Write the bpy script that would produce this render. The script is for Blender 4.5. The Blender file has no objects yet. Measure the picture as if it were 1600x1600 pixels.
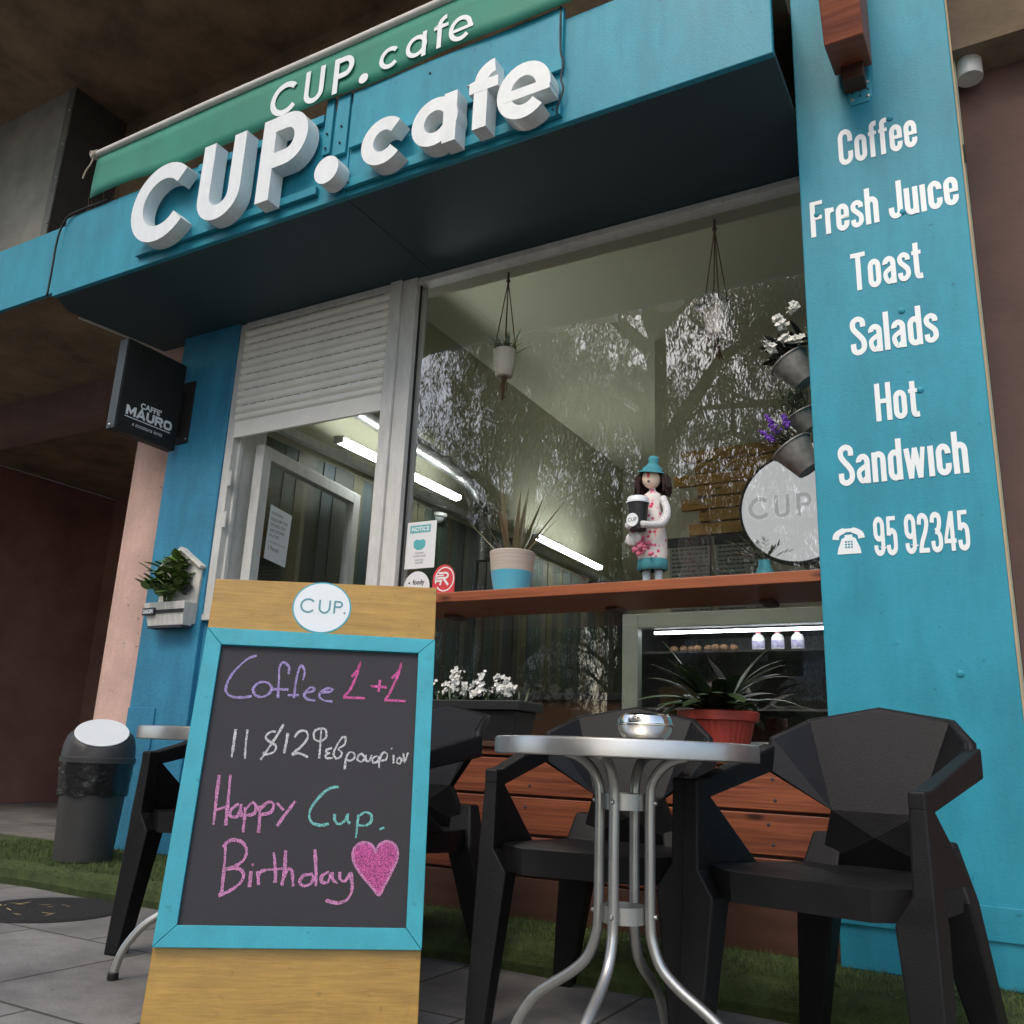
import bpy, bmesh, math, random
from math import sin, cos, pi, radians as RAD
from mathutils import Vector, Matrix

C = bpy.context.scene.collection
SC = bpy.context.scene

# ------------------------------------------------------------------ camera
cam_d = bpy.data.cameras.new('camera'); cam = bpy.data.objects.new('camera', cam_d); C.objects.link(cam)
_a, _b, _c = RAD(-29.70853), RAD(15.38765), RAD(2.38914)
_f = Vector((sin(_a)*cos(_b), cos(_a)*cos(_b), sin(_b)))
_r = Vector((cos(_a), -sin(_a), 0)); _u = _r.cross(_f)
_r2 = cos(_c)*_r + sin(_c)*_u; _u2 = -sin(_c)*_r + cos(_c)*_u
_m = Matrix((( _r2.x, _u2.x, -_f.x, 0), (_r2.y, _u2.y, -_f.y, 0), (_r2.z, _u2.z, -_f.z, .66), (0, 0, 0, 1)))
cam.matrix_world = _m
cam_d.sensor_width = 36; cam_d.lens = 36*1383.036/1600
cam_d.clip_start = .02; cam_d.clip_end = 2000
SC.camera = cam

# ------------------------------------------------------------------ light
SUN_EL, SUN_AZ = 50, 188
w = bpy.data.worlds.new('World'); SC.world = w; w.use_nodes = True
nt = w.node_tree; bg = nt.nodes['Background']; sky = nt.nodes.new('ShaderNodeTexSky')
sky.sky_type = 'NISHITA'; sky.sun_disc = False
sky.sun_elevation = RAD(SUN_EL); sky.sun_rotation = RAD(SUN_AZ)
sky.air_density = 1.0; sky.dust_density = 3.0; sky.ozone_density = 0.0
nt.links.new(sky.outputs[0], bg.inputs[0]); bg.inputs[1].default_value = .15
sd = bpy.data.lights.new('sun', 'SUN'); sun = bpy.data.objects.new('sun', sd); C.objects.link(sun)
sd.energy = .5; sd.angle = RAD(20); sd.color = (1, .96, .9)
_d = Vector((sin(RAD(SUN_AZ))*cos(RAD(SUN_EL)), cos(RAD(SUN_AZ))*cos(RAD(SUN_EL)), sin(RAD(SUN_EL))))
sun.rotation_euler = _d.to_track_quat('Z', 'Y').to_euler(); sun.location = _d*30
SC.view_settings.view_transform = 'Standard'; SC.view_settings.look = 'None'
SC.view_settings.exposure = .95; SC.view_settings.gamma = 1
SC.cycles.max_bounces = 8; SC.cycles.transparent_max_bounces = 12
SC.cycles.sample_clamp_indirect = 4
SC.cycles.use_denoising = True

# ------------------------------------------------------------------ helpers
def material(name, col, rough=.6, var=0, vscale=6, bump=0, bscale=60, metal=0, spec=.5, stretch=None, col2=None, emit=None, coat=0, island=0):
    m = bpy.data.materials.new(name); m.use_nodes = True
    t = m.node_tree; p = t.nodes['Principled BSDF']; L = t.links.new
    p.inputs['Base Color'].default_value = (*col, 1); p.inputs['Roughness'].default_value = rough
    p.inputs['Metallic'].default_value = metal; p.inputs['Specular IOR Level'].default_value = spec
    if coat: p.inputs['Coat Weight'].default_value = coat
    tc = t.nodes.new('ShaderNodeTexCoord'); vec = tc.outputs['Object']
    if stretch:
        mp = t.nodes.new('ShaderNodeMapping'); mp.inputs['Scale'].default_value = stretch; L(vec, mp.inputs[0]); vec = mp.outputs[0]
    if var or col2:
        n = t.nodes.new('ShaderNodeTexNoise'); n.inputs['Scale'].default_value = vscale; n.inputs['Detail'].default_value = 6; n.inputs['Roughness'].default_value = .65
        L(vec, n.inputs['Vector'])
        r = t.nodes.new('ShaderNodeValToRGB')
        c2 = col2 or tuple(max(0, c*(1-var)) for c in col); c1 = col if col2 else tuple(min(1, c*(1+var*.5)) for c in col)
        r.color_ramp.elements[0].color = (*c2, 1); r.color_ramp.elements[1].color = (*c1, 1)
        r.color_ramp.elements[0].position = .32; r.color_ramp.elements[1].position = .68
        L(n.outputs['Fac'], r.inputs[0]); out = r.outputs[0]
        if island:
            g = t.nodes.new('ShaderNodeNewGeometry'); hs = t.nodes.new('ShaderNodeHueSaturation'); mr = t.nodes.new('ShaderNodeMapRange')
            mr.inputs['To Min'].default_value = 1-island; mr.inputs['To Max'].default_value = 1+island
            L(g.outputs['Random Per Island'], mr.inputs['Value']); L(mr.outputs[0], hs.inputs['Value']); L(out, hs.inputs['Color']); out = hs.outputs[0]
        L(out, p.inputs['Base Color'])
        rr = t.nodes.new('ShaderNodeMapRange'); rr.inputs['To Min'].default_value = max(.02, rough-.12); rr.inputs['To Max'].default_value = min(1, rough+.12)
        L(n.outputs['Fac'], rr.inputs['Value']); L(rr.outputs[0], p.inputs['Roughness'])
    if bump:
        n2 = t.nodes.new('ShaderNodeTexNoise'); n2.inputs['Scale'].default_value = bscale; n2.inputs['Detail'].default_value = 5
        L(vec, n2.inputs['Vector'])
        b = t.nodes.new('ShaderNodeBump'); b.inputs['Strength'].default_value = bump; b.inputs['Distance'].default_value = .01
        L(n2.outputs['Fac'], b.inputs['Height']); L(b.outputs[0], p.inputs['Normal'])
    if emit:
        p.inputs['Emission Color'].default_value = (*emit[0], 1); p.inputs['Emission Strength'].default_value = emit[1]
    return m

def grime(m, amount=.35, scale=(2.2, 2.2, .5), speck=.0):
    # weathering: soft vertical run marks and small scuffs multiplied over the paint
    t = m.node_tree; L = t.links.new; p = t.nodes['Principled BSDF']; inp = p.inputs['Base Color']
    tc = t.nodes.new('ShaderNodeTexCoord'); mp = t.nodes.new('ShaderNodeMapping'); mp.inputs['Scale'].default_value = scale
    n = t.nodes.new('ShaderNodeTexNoise'); n.inputs['Scale'].default_value = 3; n.inputs['Detail'].default_value = 9; n.inputs['Roughness'].default_value = .7
    r = t.nodes.new('ShaderNodeValToRGB'); r.color_ramp.elements[0].position = .30; r.color_ramp.elements[1].position = .62
    r.color_ramp.elements[0].color = (1-amount, 1-amount, 1-amount*.95, 1); r.color_ramp.elements[1].color = (1, 1, 1, 1)
    mx = t.nodes.new('ShaderNodeMix'); mx.data_type = 'RGBA'; mx.blend_type = 'MULTIPLY'; mx.inputs['Factor'].default_value = 1
    L(tc.outputs['Object'], mp.inputs[0]); L(mp.outputs[0], n.inputs['Vector']); L(n.outputs['Fac'], r.inputs[0])
    if inp.links: L(inp.links[0].from_socket, mx.inputs['A'])
    else: mx.inputs['A'].default_value = inp.default_value
    L(r.outputs[0], mx.inputs['B']); out = mx.outputs['Result']
    if speck:
        n2 = t.nodes.new('ShaderNodeTexNoise'); n2.inputs['Scale'].default_value = 38; n2.inputs['Detail'].default_value = 4
        r2 = t.nodes.new('ShaderNodeValToRGB'); r2.color_ramp.elements[0].position = .27; r2.color_ramp.elements[1].position = .33
        r2.color_ramp.elements[0].color = (1-speck, 1-speck, 1-speck, 1); r2.color_ramp.elements[1].color = (1, 1, 1, 1)
        m2 = t.nodes.new('ShaderNodeMix'); m2.data_type = 'RGBA'; m2.blend_type = 'MULTIPLY'; m2.inputs['Factor'].default_value = 1
        L(tc.outputs['Object'], n2.inputs['Vector']); L(n2.outputs['Fac'], r2.inputs[0]); L(out, m2.inputs['A']); L(r2.outputs[0], m2.inputs['B']); out = m2.outputs['Result']
    L(out, inp); return m

def glass_material(name, ior=1.9, tint=(1, 1, 1)):
    m = bpy.data.materials.new(name); m.use_nodes = True; t = m.node_tree; t.nodes.remove(t.nodes['Principled BSDF'])
    o = t.nodes['Material Output']; mx = t.nodes.new('ShaderNodeMixShader'); fr = t.nodes.new('ShaderNodeFresnel')
    tr = t.nodes.new('ShaderNodeBsdfTransparent'); gl = t.nodes.new('ShaderNodeBsdfGlossy')
    fr.inputs['IOR'].default_value = ior; tr.inputs[0].default_value = (*tint, 1); gl.inputs['Roughness'].default_value = 0
    ge = t.nodes.new('ShaderNodeNewGeometry'); om = t.nodes.new('ShaderNodeMath'); om.operation = 'SUBTRACT'; om.inputs[0].default_value = 1; mu = t.nodes.new('ShaderNodeMath'); mu.operation = 'MULTIPLY'
    L = t.links.new; L(ge.outputs['Backfacing'], om.inputs[1]); L(om.outputs[0], mu.inputs[0]); L(fr.outputs[0], mu.inputs[1]); L(mu.outputs[0], mx.inputs[0]); L(tr.outputs[0], mx.inputs[1]); L(gl.outputs[0], mx.inputs[2]); L(mx.outputs[0], o.inputs[0])
    return m

def chalk_material(name, col, gap=.45):
    m = material(name, col, .95, var=.25, vscale=90); t = m.node_tree; p = t.nodes['Principled BSDF']; o = t.nodes['Material Output']
    mx = t.nodes.new('ShaderNodeMixShader'); tr = t.nodes.new('ShaderNodeBsdfTransparent'); n = t.nodes.new('ShaderNodeTexNoise')
    tc = t.nodes.new('ShaderNodeTexCoord'); n.inputs['Scale'].default_value = 420; n.inputs['Detail'].default_value = 3
    r = t.nodes.new('ShaderNodeValToRGB'); r.color_ramp.elements[0].position = gap-.08; r.color_ramp.elements[1].position = gap+.06
    r.color_ramp.elements[0].color = (.12, .12, .12, 1)
    L = t.links.new; L(tc.outputs['Object'], n.inputs['Vector']); L(n.outputs['Fac'], r.inputs[0]); L(r.outputs[0], mx.inputs[0])
    L(tr.outputs[0], mx.inputs[1]); L(p.outputs[0], mx.inputs[2]); L(mx.outputs[0], o.inputs[0])
    return m

def wood_material(name, col, dark, rough=.55, grain=(1.2, 14, 14), island=.12, coat=0, knots=True):
    m = material(name, col, rough, col2=dark, vscale=2.2, stretch=grain, bump=.12, bscale=5, island=island, coat=coat)
    if knots:
        t = m.node_tree; L = t.links.new; p = t.nodes['Principled BSDF']
        src = p.inputs['Base Color'].links[0].from_socket
        tc = t.nodes.new('ShaderNodeTexCoord'); mp = t.nodes.new('ShaderNodeMapping'); mp.inputs['Scale'].default_value = (2.6, 4, 7.5)
        v = t.nodes.new('ShaderNodeTexVoronoi'); v.inputs['Scale'].default_value = 1.6
        r = t.nodes.new('ShaderNodeValToRGB'); r.color_ramp.elements[0].position = .06; r.color_ramp.elements[1].position = .17
        r.color_ramp.elements[0].color = (.18, .12, .1, 1); r.color_ramp.elements[1].color = (1, 1, 1, 1)
        mx = t.nodes.new('ShaderNodeMix'); mx.data_type = 'RGBA'; mx.blend_type = 'MULTIPLY'; mx.inputs['Factor'].default_value = 1
        L(tc.outputs['Object'], mp.inputs[0]); L(mp.outputs[0], v.inputs['Vector']); L(v.outputs['Distance'], r.inputs[0])
        L(src, mx.inputs['A']); L(r.outputs[0], mx.inputs['B']); L(mx.outputs['Result'], p.inputs['Base Color'])
    return m

ORG = {}
def xz(y): return lambda u, v, h=0: Vector((u, y-h, v))       # a wall plane facing the street; h is proud of it

class MB:
    def __init__(s): s.v = []; s.f = []
    def poly(s, pts):
        n = len(s.v); s.v += [tuple(p) for p in pts]; s.f.append(tuple(range(n, n+len(pts)))); return s
    def box(s, x0, x1, y0, y1, z0, z1, M=None):
        n = len(s.v); P = [Vector((x, y, z)) for z in (z0, z1) for y in (y0, y1) for x in (x0, x1)]
        s.v += [tuple(M @ p if M else p) for p in P]
        s.f += [tuple(n+i for i in q) for q in ((0, 2, 3, 1), (4, 5, 7, 6), (0, 1, 5, 4), (2, 6, 7, 3), (0, 4, 6, 2), (1, 3, 7, 5))]; return s
    def hexa(s, b, t):       # 4 bottom pts, 4 top pts (both counterclockwise seen from above)
        n = len(s.v); s.v += [tuple(p) for p in b]+[tuple(p) for p in t]
        s.f += [(n+3, n+2, n+1, n), (n+4, n+5, n+6, n+7)]+[(n+i, n+(i+1) % 4, n+4+(i+1) % 4, n+4+i) for i in range(4)]; return s
    def loft(s, loops):      # closed cross-sections joined end to end, capped
        k = len(loops[0]); n = len(s.v)
        for lp in loops: s.v += [tuple(p) for p in lp]
        for i in range(len(loops)-1):
            for j in range(k): s.f.append((n+i*k+j, n+i*k+(j+1) % k, n+(i+1)*k+(j+1) % k, n+(i+1)*k+j))
        s.f += [tuple(range(n+k-1, n-1, -1)), tuple(range(n+(len(loops)-1)*k, n+len(loops)*k))]; return s
    def prism(s, pts, P, h0, h1):    # outline pts (u,v) extruded between h0 and h1 of plane map P
        k = len(pts); n = len(s.v); s.v += [tuple(P(u, v, h1)) for u, v in pts]+[tuple(P(u, v, h0)) for u, v in pts]
        s.f += [tuple(range(n, n+k)), tuple(range(n+2*k-1, n+k-1, -1))]+[(n+i, n+k+i, n+k+(i+1) % k, n+(i+1) % k) for i in range(k)]; return s
    def ribbon(s, pts, wd, P, h0, h1, closed=False):
        pts = [Vector((p[0], p[1])) for p in pts]; k = len(pts); A = []; B = []
        ws = wd if isinstance(wd, (list, tuple)) else [wd]*k
        for i in range(k):
            a = pts[i-1] if (i > 0 or closed) else None; b = pts[(i+1) % k] if (i < k-1 or closed) else None
            d1 = (pts[i]-a).normalized() if a is not None else None; d2 = (b-pts[i]).normalized() if b is not None else None
            if d1 is None: d1 = d2
            if d2 is None: d2 = d1
            n1 = Vector((-d1.y, d1.x)); n2 = Vector((-d2.y, d2.x)); mt = n1+n2
            mt = mt.normalized() if mt.length > 1e-6 else n1
            l = ws[i]/2/max(.45, mt.dot(n1)); A.append(pts[i]+mt*l); B.append(pts[i]-mt*l)
        n = len(s.v)
        for i in range(k):
            s.v += [tuple(P(A[i].x, A[i].y, h1)), tuple(P(B[i].x, B[i].y, h1)), tuple(P(B[i].x, B[i].y, h0)), tuple(P(A[i].x, A[i].y, h0))]
        for i in range(k if closed else k-1):
            a = n+4*i; b = n+4*((i+1) % k)
            for q in range(4): s.f.append((a+q, a+(q+1) % 4, b+(q+1) % 4, b+q))
        if not closed: s.f += [(n+3, n+2, n+1, n), (n+4*(k-1), n+4*(k-1)+1, n+4*(k-1)+2, n+4*(k-1)+3)]
        return s
    def tube(s, pts, r, n=10, cap=True):
        pts = [Vector(p) for p in pts]; k = len(pts); rs = r if isinstance(r, (list, tuple)) else [r]*k; b0 = len(s.v); up = None
        for i in range(k):
            d = (pts[min(i+1, k-1)]-pts[max(i-1, 0)]).normalized()
            if up is None: up = Vector((0, 0, 1)) if abs(d.z) < .9 else Vector((1, 0, 0))
            x = d.cross(up).normalized(); y = x.cross(d).normalized(); up = y
            for j in range(n):
                a = 2*pi*j/n; s.v.append(tuple(pts[i]+(x*cos(a)+y*sin(a))*rs[i]))
        for i in range(k-1):
            for j in range(n):
                a = b0+i*n; s.f.append((a+j, a+(j+1) % n, a+n+(j+1) % n, a+n+j))
        if cap: s.f += [tuple(range(b0+n-1, b0-1, -1)), tuple(range(b0+(k-1)*n, b0+k*n))]
        return s
    def lathe(s, prof, n=32, M=None, a0=0, a1=2*pi):
        full = abs(a1-a0-2*pi) < 1e-6; m = n if full else n+1; b0 = len(s.v)
        for r, z in prof:
            for j in range(m):
                a = a0+(a1-a0)*j/n; p = Vector((r*cos(a), r*sin(a), z)); s.v.append(tuple(M @ p if M else p))
        for i in range(len(prof)-1):
            for j in range(n):
                a = b0+i*m; jj = (j+1) % m; s.f.append((a+j, a+jj, a+m+jj, a+m+j))
        return s
    def blade(s, base, az, el, length, width, droop=.5, seg=6, fold=.25, shape=lambda t: sin(pi*min(1, .12+.88*t))**.7):
        p = Vector(base); d = Vector((cos(az)*cos(el), sin(az)*cos(el), sin(el))); side = Vector((-sin(az), cos(az), 0)); b0 = len(s.v)
        for i in range(seg+1):
            t = i/seg; wd = width*shape(t)/2 if i < seg else width*.02
            nrm = side.cross(d).normalized()
            s.v += [tuple(p-side*wd+nrm*wd*fold), tuple(p), tuple(p+side*wd+nrm*wd*fold)]
            p = p+d*length/seg; d = (d+Vector((0, 0, -droop/seg))).normalized()
        for i in range(seg):
            a = b0+3*i; s.f += [(a, a+1, a+4, a+3), (a+1, a+2, a+5, a+4)]
        return s
    def bloom(s, c, size, rr, n=5):      # one small flower of loose petals
        ax = Vector((rr.gauss(0, .6), -1+rr.gauss(0, .5), .5+rr.gauss(0, .5))).normalized(); x = ax.orthogonal().normalized(); y = ax.cross(x); a0 = rr.uniform(0, 6)
        for i in range(n):
            a = a0+2*pi*i/n; d = x*cos(a)+y*sin(a); q = x*-sin(a)+y*cos(a); c_ = Vector(c)
            s.poly([c_, c_+d*size*.6+q*size*.42+ax*size*.25, c_+d*size*1.05+ax*size*rr.uniform(.1, .5), c_+d*size*.6-q*size*.42+ax*size*.25])
        return s
    def ball(s, c, r, n=12, k=8, sc=(1, 1, 1)):
        M = Matrix.Translation(Vector(c)) @ Matrix.Diagonal((*sc, 1))
        return s.lathe([(max(1e-4, r*sin(pi*i/k)), -r*cos(pi*i/k)) for i in range(k+1)], n, M)
    def build(s, name, mat, parent=None, smooth=False, bevel=0, weld=False, **kw):
        me = bpy.data.meshes.new(name); o0 = ORG.get(parent.name, Vector()) if parent else Vector()
        loc = Vector()
        me.from_pydata([tuple(Vector(p)-o0) for p in s.v], [], s.f)
        bm = bmesh.new(); bm.from_mesh(me); (bmesh.ops.remove_doubles(bm, verts=bm.verts, dist=.0005) if weld else None); bmesh.ops.recalc_face_normals(bm, faces=bm.faces); bm.to_mesh(me); bm.free()
        me.materials.append(mat); o = bpy.data.objects.new(name, me); C.objects.link(o)
        if parent: o.parent = parent; ORG[o.name] = o0
        if smooth:
            for p in me.polygons: p.use_smooth = True
            if smooth != 'all':
                md = o.modifiers.new('smooth_edges', 'EDGE_SPLIT'); md.split_angle = RAD(smooth if smooth > 1 else 40)
        if bevel:
            b = o.modifiers.new('bevel', 'BEVEL'); b.width = bevel; b.segments = 2; b.limit_method = 'ANGLE'; b.angle_limit = RAD(35)
        tag(o, **kw); return o

def each(name, mat, parent, mbs, **kw):
    for m in mbs: m.build(name, mat, parent, **kw)
def tag(o, label=None, cat=None, group=None, kind=None):
    for k, v in (('label', label), ('category', cat), ('group', group), ('kind', kind)):
        if v: o[k] = v
    return o
def thing(name, label, cat, loc=(0, 0, 0), group=None):
    o = bpy.data.objects.new(name, None); C.objects.link(o); o.location = loc; o.empty_display_size = .1
    ORG[o.name] = Vector(loc); return tag(o, label, cat, group)
def dup(root, loc, rz, label):
    r = root.copy(); C.objects.link(r); r.location = loc; r.rotation_euler = (0, 0, rz); r['label'] = label
    def rec(src, dst):
        for ch in list(src.children):
            c = ch.copy(); C.objects.link(c); c.parent = dst; rec(ch, c)
    rec(root, r); return r

def arc(cx, cy, rx, ry, a0, a1, n=14):
    return [(cx+rx*cos(RAD(a0+(a1-a0)*i/n)), cy+ry*sin(RAD(a0+(a1-a0)*i/n))) for i in range(n+1)]
def smooth2(pts, k=4):
    if len(pts) < 3: return pts
    out = []
    for i in range(len(pts)-1):
        p0 = pts[max(i-1, 0)]; p1 = pts[i]; p2 = pts[i+1]; p3 = pts[min(i+2, len(pts)-1)]
        for j in range(k):
            t = j/k
            out.append(tuple(.5*((2*p1[q])+(-p0[q]+p2[q])*t+(2*p0[q]-5*p1[q]+4*p2[q]-p3[q])*t*t+(-p0[q]+3*p1[q]-3*p2[q]+p3[q])*t**3) for q in range(len(p1))))
    return out+[pts[-1]]

def text_into(mb, body, P, u, v, size, sx=1, h=.0006, align='LEFT', weight=0, shear=0, spacing=1):
    c = bpy.data.curves.new('lettering', 'FONT'); c.body = body; c.size = size; c.align_x = align; c.offset = weight; c.shear = shear; c.space_character = spacing
    c.resolution_u = 3
    o = bpy.data.objects.new('lettering', c); C.objects.link(o)
    bpy.context.view_layer.update()
    me = bpy.data.meshes.new_from_object(o.evaluated_get(bpy.context.evaluated_depsgraph_get()))
    n = len(mb.v)
    mb.v += [tuple(P(u+p.co.x*sx, v+p.co.y, h)) for p in me.vertices]
    mb.f += [tuple(n+i for i in p.vertices) for p in me.polygons]
    bpy.data.objects.remove(o); bpy.data.curves.remove(c); bpy.data.meshes.remove(me)
    return mb

# condensed grotesque drawn with strokes: unit cap height, stroke .135
SW = .14
def _glyphs():
    h = SW/2; G = {}
    def box_o(x0, x1, y0, y1, r=None):
        rx = (x1-x0)/2; ry = min(rx*1.25, (y1-y0)/2); cx = (x0+x1)/2
        return arc(cx, y1-ry, rx, ry, 0, 180)+arc(cx, y0+ry, rx, ry, 180, 360)
    W = .36; l, r = h, W-h; cx = W/2; rx = (r-l)/2; ry = rx*1.3; X = .735
    t, b = X-h+.01, h-.01
    G['o'] = (W, [(box_o(l, r, b, t), 1)])
    G['c'] = (W-.01, [([(r, .50)]+arc(cx, t-ry, rx, ry, 0, 180)+arc(cx, b+ry, rx, ry, 180, 360)+[(r, .27)], 0)])
    G['e'] = (W, [([(r, .36), (r, .42)]+arc(cx, t-ry, rx, ry, 0, 180)+arc(cx, b+ry, rx, ry, 180, 360)+[(r, .25)], 0), ([(l, .385), (r+h, .385)], 0, .1)])
    G['a'] = (W, [([(l+.005, .53)]+arc(cx, t-ry, rx, ry*.9, 170, 0)+[(r, .0)], 0), (smooth2([(r, .43), (cx+.03, .40), (l+.01, .31), (l, .19), (l+.05, .085), (cx, .065), (r, .16)]), 0, .12)])
    G['s'] = (.34, [(smooth2([(.275, .53), (.265, .63), (.17, .68), (.075, .62), (.08, .50), (.17, .40), (.265, .29), (.27, .14), (.17, .055), (.075, .1), (.06, .22)], 5), 0, .13)])
    G['S'] = (.42, [(smooth2([(.345, .72), (.33, .88), (.21, .94), (.09, .87), (.08, .72), (.17, .58), (.27, .46), (.35, .32), (.34, .14), (.21, .055), (.085, .12), (.07, .30)], 5), 0, .14)])
    G['f'] = (.25, [(smooth2([(.25, .935), (.17, .94), (.115, .89), (.11, .8)], 4)+[(.11, 0)], 0), ([(0, .675), (.245, .675)], 0, .1)])
    G['t'] = (.27, [([(.115, .93), (.115, .17)]+smooth2([(.115, .17), (.14, .075), (.2, .055), (.265, .06)], 4)[1:], 0), ([(0, .675), (.25, .675)], 0, .1)])
    G['C'] = (.43, [([(.36, .64), (.36, .76)]+arc(.215, .94-.17, .145, .17, 0, 180)+arc(.215, .06+.17, .145, .17, 180, 360)+[(.36, .36)], 0)])
    G['F'] = (.37, [([(h, 0), (h, 1)], 0), ([(h, .945), (.36, .945)], 0, .11), ([(h, .53), (.33, .53)], 0, .11)])
    G['J'] = (.37, [([(.30, 1), (.30, .22)]+arc(.185, .21, .115, .155, 0, -180)+[(.07, .3)], 0)])
    G['T'] = (.42, [([(.21, 0), (.21, 1)], 0), ([(0, .94), (.42, .94)], 0, .12)])
    G['H'] = (.44, [([(h, 0), (h, 1)], 0), ([(.44-h, 0), (.44-h, 1)], 0), ([(h, .52), (.44-h, .52)], 0, .12)])
    G['r'] = (.25, [([(h, 0), (h, .72)], 0), (smooth2([(h, .5), (.12, .62), (.25, .655)]), 0, .13)])
    G['h'] = (W, [([(h, 0), (h, 1)], 0), ([(l, .45)]+arc(cx, t-ry, rx, ry, 180, 0)+[(r, 0)], 0)])
    G['n'] = (W, [([(h, 0), (h, .73)], 0), ([(l, .45)]+arc(cx, t-ry, rx, ry, 180, 0)+[(r, 0)], 0)])
    G['u'] = (W, [([(r, 0), (r, .73)], 0), ([(l, .73)]+arc(cx, b+ry, rx, ry, 180, 360)+[(r, .35)], 0)])
    G['i'] = (SW, [([(h, 0), (h, .73)], 0)])
    G['l'] = (SW, [([(h, 0), (h, 1)], 0)])
    G['d'] = (W, [([(r, 0), (r, 1)], 0), ([(r, .40)]+arc(cx, t-ry, rx, ry, 0, 180)+arc(cx, b+ry, rx, ry, 180, 360), 0)])
    G['w'] = (.54, [([(.06, .73), (.155, 0)], 0, .13), ([(.155, .0), (.27, .73)], 0, .11), ([(.27, .73), (.385, 0)], 0, .13), ([(.385, 0), (.48, .73)], 0, .11)])
    G['9'] = (.40, [(arc(.2, .94-.16, .13, .16, 0, 360)[:-1] and box_o(.07, .33, .43, .94), 1), ([(.33, .7), (.33, .22)]+arc(.2, .06+.16, .13, .16, 0, -180)+[(.07, .27)], 0)])
    G['5'] = (.40, [([(.36, .94), (.1, .94)], 0, .11), ([(.105, .99), (.085, .5)], 0, .12), (smooth2([(.085, .52), (.2, .62), (.31, .55), (.33, .36), (.31, .14), (.2, .055), (.09, .11), (.07, .26)], 5), 0)])
    G['2'] = (.40, [(smooth2([(.07, .72), (.1, .89), (.2, .94), (.31, .87), (.33, .72), (.27, .52), (.14, .26), (.085, .05)], 5), 0), ([(.02, .06), (.38, .06)], 0, .12)])
    G['3'] = (.40, [(smooth2([(.07, .74), (.1, .89), (.2, .94), (.31, .88), (.32, .72), (.27, .57), (.17, .52)], 5), 0), (smooth2([(.17, .52), (.28, .47), (.33, .33), (.31, .13), (.2, .055), (.09, .11), (.065, .28)], 5), 0, .138)])
    G['4'] = (.41, [([(.29, 0), (.29, .99)], 0), ([(.27, .97), (.05, .29)], 0, .11), ([(.0, .25), (.41, .25)], 0, .11)])
    G[' '] = (.16, [])
    return G
GLYPH = _glyphs()
def condensed(mb, body, P, u0, u1, v, cap, h=.001):
    gap = .055; tot = sum(GLYPH[c][0]+gap for c in body)-gap; sx = (u1-u0)/(tot*cap); x = 0; k = 0
    for c in body:
        wd, strokes = GLYPH[c]
        for st in strokes:
            k += 1
            mb.ribbon([((x+p[0]), p[1]) for p in st[0]], st[2] if len(st) > 2 else SW,
                      lambda a, b, hh: P(u0+a*cap*sx, v+b*cap, hh), 0, h+.0002*(k % 7), closed=bool(st[1]))
        x += wd+gap
    return mb

# ------------------------------------------------------------------ materials
TEAL = grime(material('teal_paint', (.030, .30, .40), .5, spec=.3, var=.16, vscale=1.6, bump=.09, bscale=110), .26, speck=.3)
TEAL_WALL = grime(material('teal_wall_paint', (.034, .25, .40), .6, var=.22, vscale=2.2, bump=.3, bscale=55), .3, speck=.4)
TEAL_WOOD = grime(material('teal_wood_paint', (.045, .41, .49), .5, var=.1, vscale=3, bump=.15, bscale=90, stretch=(1, 5, 5)), .16, (6, 6, 3), speck=.25)
WHITE_SIGN = grime(material('white_letter', (.79, .83, .81), .4, var=.06, vscale=12), .10, (4, 4, 1))
VINYL = material('white_vinyl', (.77, .81, .80), .4)
WHITE_AL = grime(material('white_aluminium', (.68, .68, .63), .4, var=.08, vscale=5), .22, (6, 6, 1.5), speck=.2)
SHUT = material('shutter_white', (.88, .86, .78), .5, var=.08, vscale=4)
PLANK = wood_material('orange_stained_pine', (.255, .072, .026), (.085, .021, .009), .5, grain=(1.0, 30, 34), island=.25)
DARKWOOD = material('brown_board', (.075, .030, .016), .6, var=.3, vscale=3, stretch=(1, 8, 8))
SHELF = wood_material('orange_shelf_pine', (.36, .105, .033), (.20, .05, .017), .45, grain=(.9, 26, 30), island=.03)
PLY = wood_material('varnished_ply', (.53, .31, .058), (.39, .215, .034), .4, grain=(3, 3, 34), island=.02, knots=False); grime(PLY, .22, (3, 3, 5), speck=.25)
CHALKBOARD = material('chalkboard', (.040, .037, .041), .75, col2=(.026, .024, .027), vscale=3.2, stretch=(1, 1, 1.6), bump=.05, bscale=200)
BLACK_PL = material('anthracite_resin', (.0075, .007, .0072), .5, var=.3, vscale=14, bump=.2, bscale=420, spec=.30)
ALU = material('satin_aluminium', (.50, .50, .47), .36, var=.12, vscale=9, metal=.85, bump=.03, bscale=220)
ALU_TOP = material('brushed_steel_rim', (.55, .54, .51), .34, var=.15, vscale=14, metal=.9)
CHROME = material('chrome', (.8, .78, .72), .1, metal=1, var=.1, vscale=8)
CONC = material('brown_concrete', (.26, .185, .115), .9, var=.5, vscale=2.2, bump=.5, bscale=30)
CONC_PALE = material('pale_concrete', (.33, .32, .26), .85, var=.35, vscale=2, bump=.3, bscale=40)
DARKWALL = material('dark_brown_wall', (.15, .085, .068), .85, var=.3, vscale=2, bump=.2, bscale=40)
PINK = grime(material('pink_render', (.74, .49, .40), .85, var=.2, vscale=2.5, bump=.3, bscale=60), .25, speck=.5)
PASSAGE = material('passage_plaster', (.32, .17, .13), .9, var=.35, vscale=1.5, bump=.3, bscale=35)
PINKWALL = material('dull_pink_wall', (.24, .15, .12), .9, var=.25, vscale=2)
BANNER = material('green_banner', (.026, .23, .155), .65, var=.2, vscale=3, bump=.15, bscale=8)
BLACK_SIGN = material('black_sign', (.012, .011, .010), .55)
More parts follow.
